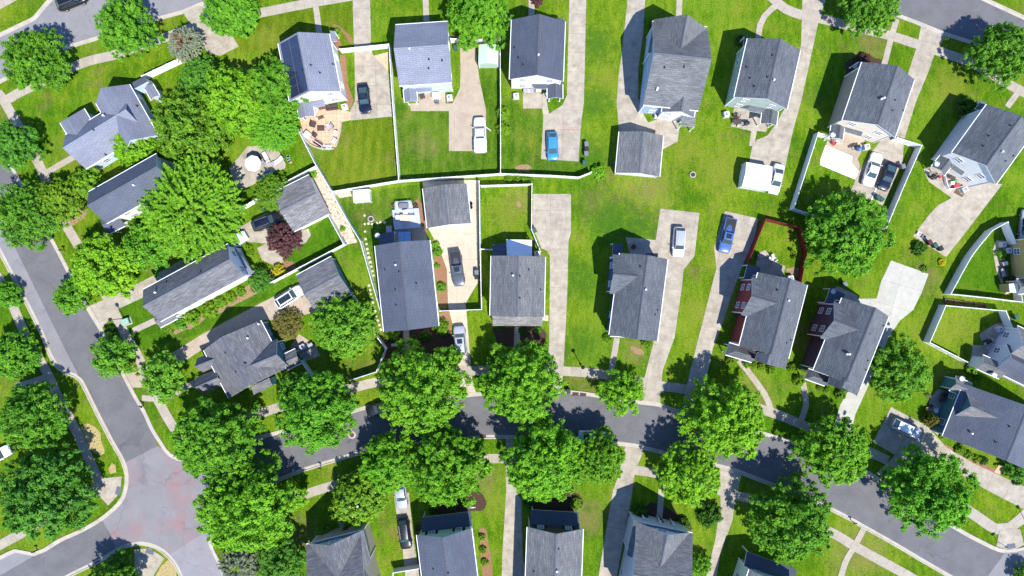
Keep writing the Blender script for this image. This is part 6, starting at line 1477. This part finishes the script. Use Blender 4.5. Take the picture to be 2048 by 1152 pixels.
q = m.build('garden_wall', ['stone_grey']); q.location = o; tag(q, 'low curved stone wall round the bottom of the peach patio', 'garden wall')
L = smooth_line([G(682, 246), G(681, 263), G(672, 294)], .6); m = MB(); N = normals(L); o = Vector((L[0].x, L[0].y, 0))
m.grid([[Vector((*(p + n * w), z)) - o for w, z in ((-.12, 0), (-.12, .2), (.12, .2), (.12, 0))] for p, n in zip(L, N)], 0, True, False, True)
q = m.build('garden_wall', ['concrete_tan']); q.location = o; tag(q, 'low tan edging between the peach patio and striped lawn', 'garden wall')
# pale blue house patio
table(844.7, 193, .3, 'wicker', 'dark brown square table on the pale blue house patio', .8, .7, .5)
r = empty('storage_cabinet', (*G(872, 191, .9), .036), .05, 'white storage cabinet against the pale blue house', 'cabinet')
m = MB(); m.box((0, 0, .5), (1.15, .85, 1.0)); m.build('cabinet_body', ['metal_white'], r); m = MB(); m.rbox((0, 0, 1.05), (1.25, .95, .1), .03); m.build('lid', ['metal_white'], r)
for x in (-.28, .28): m = MB(); m.box((x, -.435, .5), (.5, .02, .85)); m.build('door', ['metal_white'], r)
chair(874, 204, 1.6, 'grey_plastic', 'dark grey square chair on the pale blue house patio', w=.6)
# white slate house patio
chair(1051, 181, -1.5, 'cushion_grey', 'left grey chair of the pair with a white table', w=.62); chair(1064.7, 182, -1.5, 'cushion_grey', 'right grey chair of the pair with a white table', w=.62)
table(1058, 182, 0, 'cushion_white', 'small white table between two grey chairs', .45, .5, .5)
table(1077, 181, 0, 'cream_top', 'cream planter table under the slate porch eave', .9, .55, .5)
# blue-walled house patio
sofa(1333, 232, .0, 'wicker', 'bin_green', 'dark sofa under the blue-walled house gable', 1.6, .75)
chair(1357, 240, 2.0, 'wicker', 'dark chair by the blue-walled house porch post')
# sage house patio
table(1475, 243, .1, 'wicker', 'rusty dark table on the sage house patio', 1.3, .8); grill(1493, 246, .1, 'black smoker grill with pale shelf on the sage house patio')
chair(1478, 230, 1.2, 'steel', 'steel chair beside the sage house wall'); chair(1472, 231, 1.8, 'wood_brown', 'brown chair beside the sage house wall')
m = MB(); m.lathe((0, 0, 0), [(.12, 0), (.2, .32), (.23, .32), (.17, .26)], 14); put('flower_pot', (m, ['stone']), 1477, 252, 'small pale pot at the sage patio edge', 'pot', z=.04)
# cream house yard
m = MB(); m.lathe((0, 0, 0), [(.26, 0), (.34, .25), (.34, .7), (.28, .9), (.05, .93)], 16); put('barrel', (m, ['bright_blue']), 1720, 297, 'bright blue barrel on the tan patio', 'barrel', z=.04, h=.8)
grill(1714, 294, .3, 'black grill next to the blue barrel')
chair(1668, 286, .8, 'red_cloth', 'reddish chair by the cream house porch step', w=.55); chair(1675, 284, 1.5, 'cushion_white', 'white chair by the cream house porch step', w=.5)
r = empty('timber_curb', (*G(1749, 383), .04), math.atan2(250, 100), 'white painted timber lying between the two parked sedans', 'timber')
m = MB(); m.rbox((0, 0, .06), (2.9, .2, .12), .02); m.build('beam', ['trim_white'], r)
# lavender-white house patio
grill(1868.5, 353, -.6, 'black grill at the corner of the cluttered patio'); chair(1879, 352, .5, 'red_cloth', 'red chair beside the black corner grill', w=.6)
table(1905, 355, -.5, 'wicker', 'dark table under the porch edge of the cluttered patio', .9, .6)
m = MB(); m.rbox((0, 0, .25), (1.0, .6, .5), .08); m.rbox((.1, .1, .56), (.7, .45, .14), .05); put('cooler', (m, ['red_cloth']), 1913, 371, 'red cooler chest in the middle of the clutter', 'cooler', .3, .04)
m = MB(); m.rbox((0, 0, .22), (.7, .55, .44), .1); m.rbox((0, 0, .5), (.5, .4, .14), .05); put('storage_tote', (m, ['green_cloth']), 1911, 362, 'green tote above the red cooler', 'tote', .4, .04)
m = MB(); m.rbox((0, 0, .2), (.6, .5, .4), .1); m.rbox((0, 0, .45), (.62, .52, .08), .04); put('storage_tote', (m, ['metal_white']), 1905, 366, 'white tote left of the red cooler', 'tote', .1, .04)
m = MB(); m.rbox((0, 0, .01), (1.5, 1.1, .02), .008); put('doormat', (m, ['wood_brown']), 1919, 384, 'brown mat beside the cluttered patio air conditioner', 'mat', -.5, .045, 0)
L = smooth_line([G(1886, 352), G(1888, 365), G(1894, 378), G(1908, 377), G(1922, 373)], .5); m = MB(); N = normals(L); o = Vector((L[0].x, L[0].y, 0))
m.grid([[Vector((*(p + n * w), z)) - o for w, z in ((-.03, .04), (-.03, .7), (.03, .7), (.03, .04))] for p, n in zip(L, N)], 0, True, False, True)
q = m.build('playpen_fence', ['metal_white']); q.location = o; tag(q, 'low white barrier ringing the cluttered patio', 'barrier')
for px, py, lb, mt in [(1839, 467, 'small white crate at the top of the big drive', 'metal_white'), (1848, 473, 'small dark crate beside the white crate', 'grey_plastic')]:
    m = MB(); m.box((0, 0, .03), (.6, .5, .06)); 
    for a, d in (((.28, 0, .2), (.04, .5, .34)), ((-.28, 0, .2), (.04, .5, .34)), ((0, .23, .2), (.56, .04, .34)), ((0, -.23, .2), (.56, .04, .34))): m.box(a, d)
    put('crate', (m, [mt]), px, py, lb, 'crate', -.5, .04)
# deck behind the slate-roofed house
r = empty('timber_deck', (*G(814, 430), 0), 0, 'grey timber deck behind the slate-roofed house', 'deck')
o = G(814, 430)
def deck_poly(pts, z0, z1, name, mat):
    P = [G(*p, z1) - o for p in pts]; m = MB(); top = [Vector((*p, z1)) for p in P]
    if (P[1] - P[0]).cross(P[2] - P[1]) < 0: top.reverse()
    m.face(top); 
    for k in range(len(top)): a, b_ = top[k], top[(k + 1) % len(top)]; m.face([a, Vector((a.x, a.y, z0)), Vector((b_.x, b_.y, z0)), b_])
    m.build(name, [mat], r)
m_, nt, b = new_mat('deck_boards', .8, .2); s_ = nd(nt, 'ShaderNodeSeparateXYZ'); nt.links.new(geo_pos(nt), s_.inputs[0])
fr = math_n(nt, 'FRACT', math_n(nt, 'MULTIPLY', s_.outputs[1], 7.0)); ln = ramp(nt, fr, [(0, (.5, .5, .5)), (.1, (1, 1, 1))])
nt.links.new(mixc(nt, ramp(nt, noise(nt, geo_pos(nt), 1.5, 5), [(.3, (.38, .41, .46)), (.7, (.47, .50, .55))]), ln, 1.0, 'MULTIPLY'), b.inputs['Base Color'])
deck_poly([(784, 420), (837.4, 416), (842, 455), (788.6, 459.5)], .0, .5, 'platform', 'deck_boards')
deck_poly([(790, 404.4), (821.6, 402), (825.4, 415.9), (790.5, 419.5)], .0, .504, 'platform', 'deck_boards')
for a, b_ in (((790, 404), (821.5, 401.6)), ((790, 404), (790.5, 419)), ((821.5, 401.6), (825, 415))):
    A, B = G(*a, .9) - o, G(*b_, .9) - o; m = MB(); m.beam((*A, .85), (*B, .85), .16, .06); m.build('bench', ['deck_grey'], r)
table(810, 435.5, -.05, 'cream_top', 'cream dining table on the grey deck', 1.6, .95, z=.51)
DC = 'dining chairs on the grey deck'
chair(796, 435, 0, 'cushion_white', 'white chair left of the cream dining table', z=.51, w=.6); chair(825, 435, 3.1, 'cushion_white', 'white chair right of the cream dining table', z=.51, w=.7); chair(807, 447, 1.5, 'steel', 'shaded chair below the cream dining table', z=.51, w=.55); chair(811, 425, -1.4, 'cushion_white', 'white chair above the cream dining table', z=.51, w=.7)
r2 = empty('barbecue_grill', (*G(807, 411, .9), .51), 0, 'wide dark covered grill on the upper deck', 'grill')
m = MB(); m.rbox((0, 0, .4), (1.5, .9, .7), .1); m.build('cover', ['grey_plastic'], r2); m = MB(); m.rbox((0, 0, .78), (1.2, .6, .1), .05); m.build('lid', ['grey_plastic'], r2)
r2 = empty('hot_tub', (*G(809, 476, .9), .036), .03, 'hot tub under a pale blue folding cover beside the back porch', 'hot tub')
m = MB(); m.rbox((0, 0, .4), (2.0, 1.9, .8), .15); m.build('tub_shell', ['wood_brown'], r2)
for x in (-.5, .5): m = MB(); m.rbox((x, 0, .86), (.98, 1.95, .12), .05); m.build('cover', ['blue_cover'], r2)
r2 = empty('storage_box', (*G(777.8, 459, .7), .0), .05, 'grey storage box in the shade left of the deck', 'storage box')
m = MB(); m.rbox((0, 0, .3), (.85, 1.1, .6), .05); m.build('box_body', ['cushion_grey'], r2); m = MB(); m.rbox((0, 0, .65), (.9, 1.15, .1), .04); m.build('lid', ['cushion_grey'], r2)
chair(831, 411, 2.4, 'wood_brown', 'brown chair right of the upper deck', w=.55); chair(788, 412, .6, 'wood_brown', 'brown chair left of the upper deck', w=.5)
m = MB(); m.lathe((0, 0, .12), [(.28, 0), (.33, .04), (.28, .08), (.23, .04), (.28, 0)], 16); m.lathe((0, -.55, .12), [(.28, 0), (.33, .04), (.28, .08), (.23, .04), (.28, 0)], 16); m.beam((0, 0, .3), (0, -.55, .3), .05, .05); m.cyl((0, 0, 0), .05, .05, .3, 8); m.cyl((0, -.55, 0), .05, .05, .3, 8)
put('hand_cart', (m, ['black_plastic']), 941, 407, 'small black two-wheeled cart beside the garage wall', 'cart', 0, .04)
# navy, red, plum and right-hand patios
chair(1276, 488.5, -.6, 'cushion_grey', 'grey chair on the shaded navy house patio', w=.75); chair(1267, 494, -.5, 'wood_brown', 'brown chair on the shaded navy house patio', w=.65)
chair(1546, 512, .4, 'cushion_white', 'uppermost white plastic chair on the red-fenced lawn', w=.55); chair(1541, 517, 1.2, 'cushion_white', 'left white plastic chair on the red-fenced lawn', w=.5); chair(1549, 519, 2.2, 'cushion_white', 'lower white plastic chair on the red-fenced lawn', w=.55)
chair(1520, 512, .5, 'cushion_grey', 'grey chair in shade by the red fence', w=.7)
table(2011, 527, .3, 'cushion_white', 'white table with blue cloth on the yellow house patio', .8, .6); m = MB(); m.lathe((0, 0, 0), [(.2, 0), (.32, .4), (.36, .4), (.28, .34)], 14); put('flower_pot', (m, ['terracotta']), 2005, 518, 'orange pot on the yellow house patio', 'pot', z=.04)
sofa(2008, 545, 1.8, 'wicker', 'cushion_grey', 'dark sofa on the yellow house patio', 1.5, .75); chair(2025, 556, 2.8, 'wicker', 'dark chair near the yellow house porch')
m = MB(); m.rbox((0, 0, .2), (.62, .62, .4), .06); m.rbox((0, 0, .44), (.7, .7, .1), .04); put('stone_planter', (m, ['stone']), 2015, 582, 'pale square planter at the end of the yellow house patio', 'planter', .2, .04)
grill(1978, 684, .5, 'dark grill in the shade of the lavender house patio'); table(1976, 695, .5, 'cushion_grey', 'small grey table in the shade of the lavender house patio', .6, .5)
table(1857.7, 791.5, -.4, 'wicker', 'small dark bench by the topiary path', .9, .4, .45, cat='bench')
m = MB(); m.lathe((0, 0, 0), [(.2, 0), (.36, .4), (.4, .4), (.3, .34)], 16); put('flower_pot', (m, ['metal_white']), 1872, 821, 'white pot right of the clipped topiary', 'pot', z=.04)
m = MB(); m.lathe((0, 0, 0), [(.18, 0), (.3, .4), (.33, .4), (.25, .34)], 14); put('flower_pot', (m, ['wicker']), 1862, 812, 'dark round pot above the clipped topiary', 'pot', z=.04)
m = MB(); m.lathe((0, 0, 0), [(.16, 0), (.26, .35), (.29, .35), (.22, .3)], 14); put('flower_pot', (m, ['terracotta']), 1855, 818, 'terracotta pot left of the clipped topiary', 'pot', z=.04)
table(1884, 800, .5, 'wicker', 'dark table on the shaded topiary patio', .9, .7); chair(1889, 790, 2.0, 'wicker', 'dark chair beside the shaded topiary patio wall')
m = MB(); m.lathe((0, 0, 0), [(.9, 0), (.9, .28), (.72, .28), (.72, .1)], 24); put('ring_planter', (m, ['stone_grey']), 1519, 1074, 'round stone ring planter under the loose street tree', 'planter')
chair(588, 700, 2.0, 'wicker', 'dark chair behind the storey-and-half house', w=.7); table(620, 690, .5, 'cushion_grey', 'grey tray table at the shaded back patio', .8, .5)
grill(609, 708, .5, 'covered grey grill behind the storey-and-half house', 'grey_plastic')
chair(836, 1056, 1.6, 'wicker', 'dark chair in the shade of the pale green porch', w=.7)
m = MB()
for x in (-.28, .28): m.box((x, 0, .5), (.1, .1, 1.0))
m.box((0, 0, .95), (.8, .12, .1)); m.box((0, 0, .5), (.66, .06, .5)); put('gate', (m, ['vinyl']), 946, 1013, 'small white gate at the pale green house corner', 'gate', .1)

# repeats of a kind share a group
GROUPS = {'house': 'houses of the neighbourhood', 'garage': 'detached garages', 'shed': 'backyard sheds', 'car': 'parked cars', 'pickup truck': 'parked pickup trucks', 'tree': 'yard and verge trees', 'shrub': 'garden shrubs',
          'chair': 'patio chairs', 'table': 'patio tables', 'grill': 'patio grills', 'sofa': 'patio sofas', 'lounger': 'patio loungers', 'pot': 'flower pots', 'fire pit': 'stone fire rings', 'sign': 'street signs', 'garden wall': 'patio edging walls',
          'crate': 'crates on the drive', 'tote': 'storage totes on the patio', 'bench': 'small benches'}
for o in COL.objects:
    if o.parent is None and 'label' in o and 'group' not in o and o.get('category') in GROUPS: o['group'] = GROUPS[o['category']]
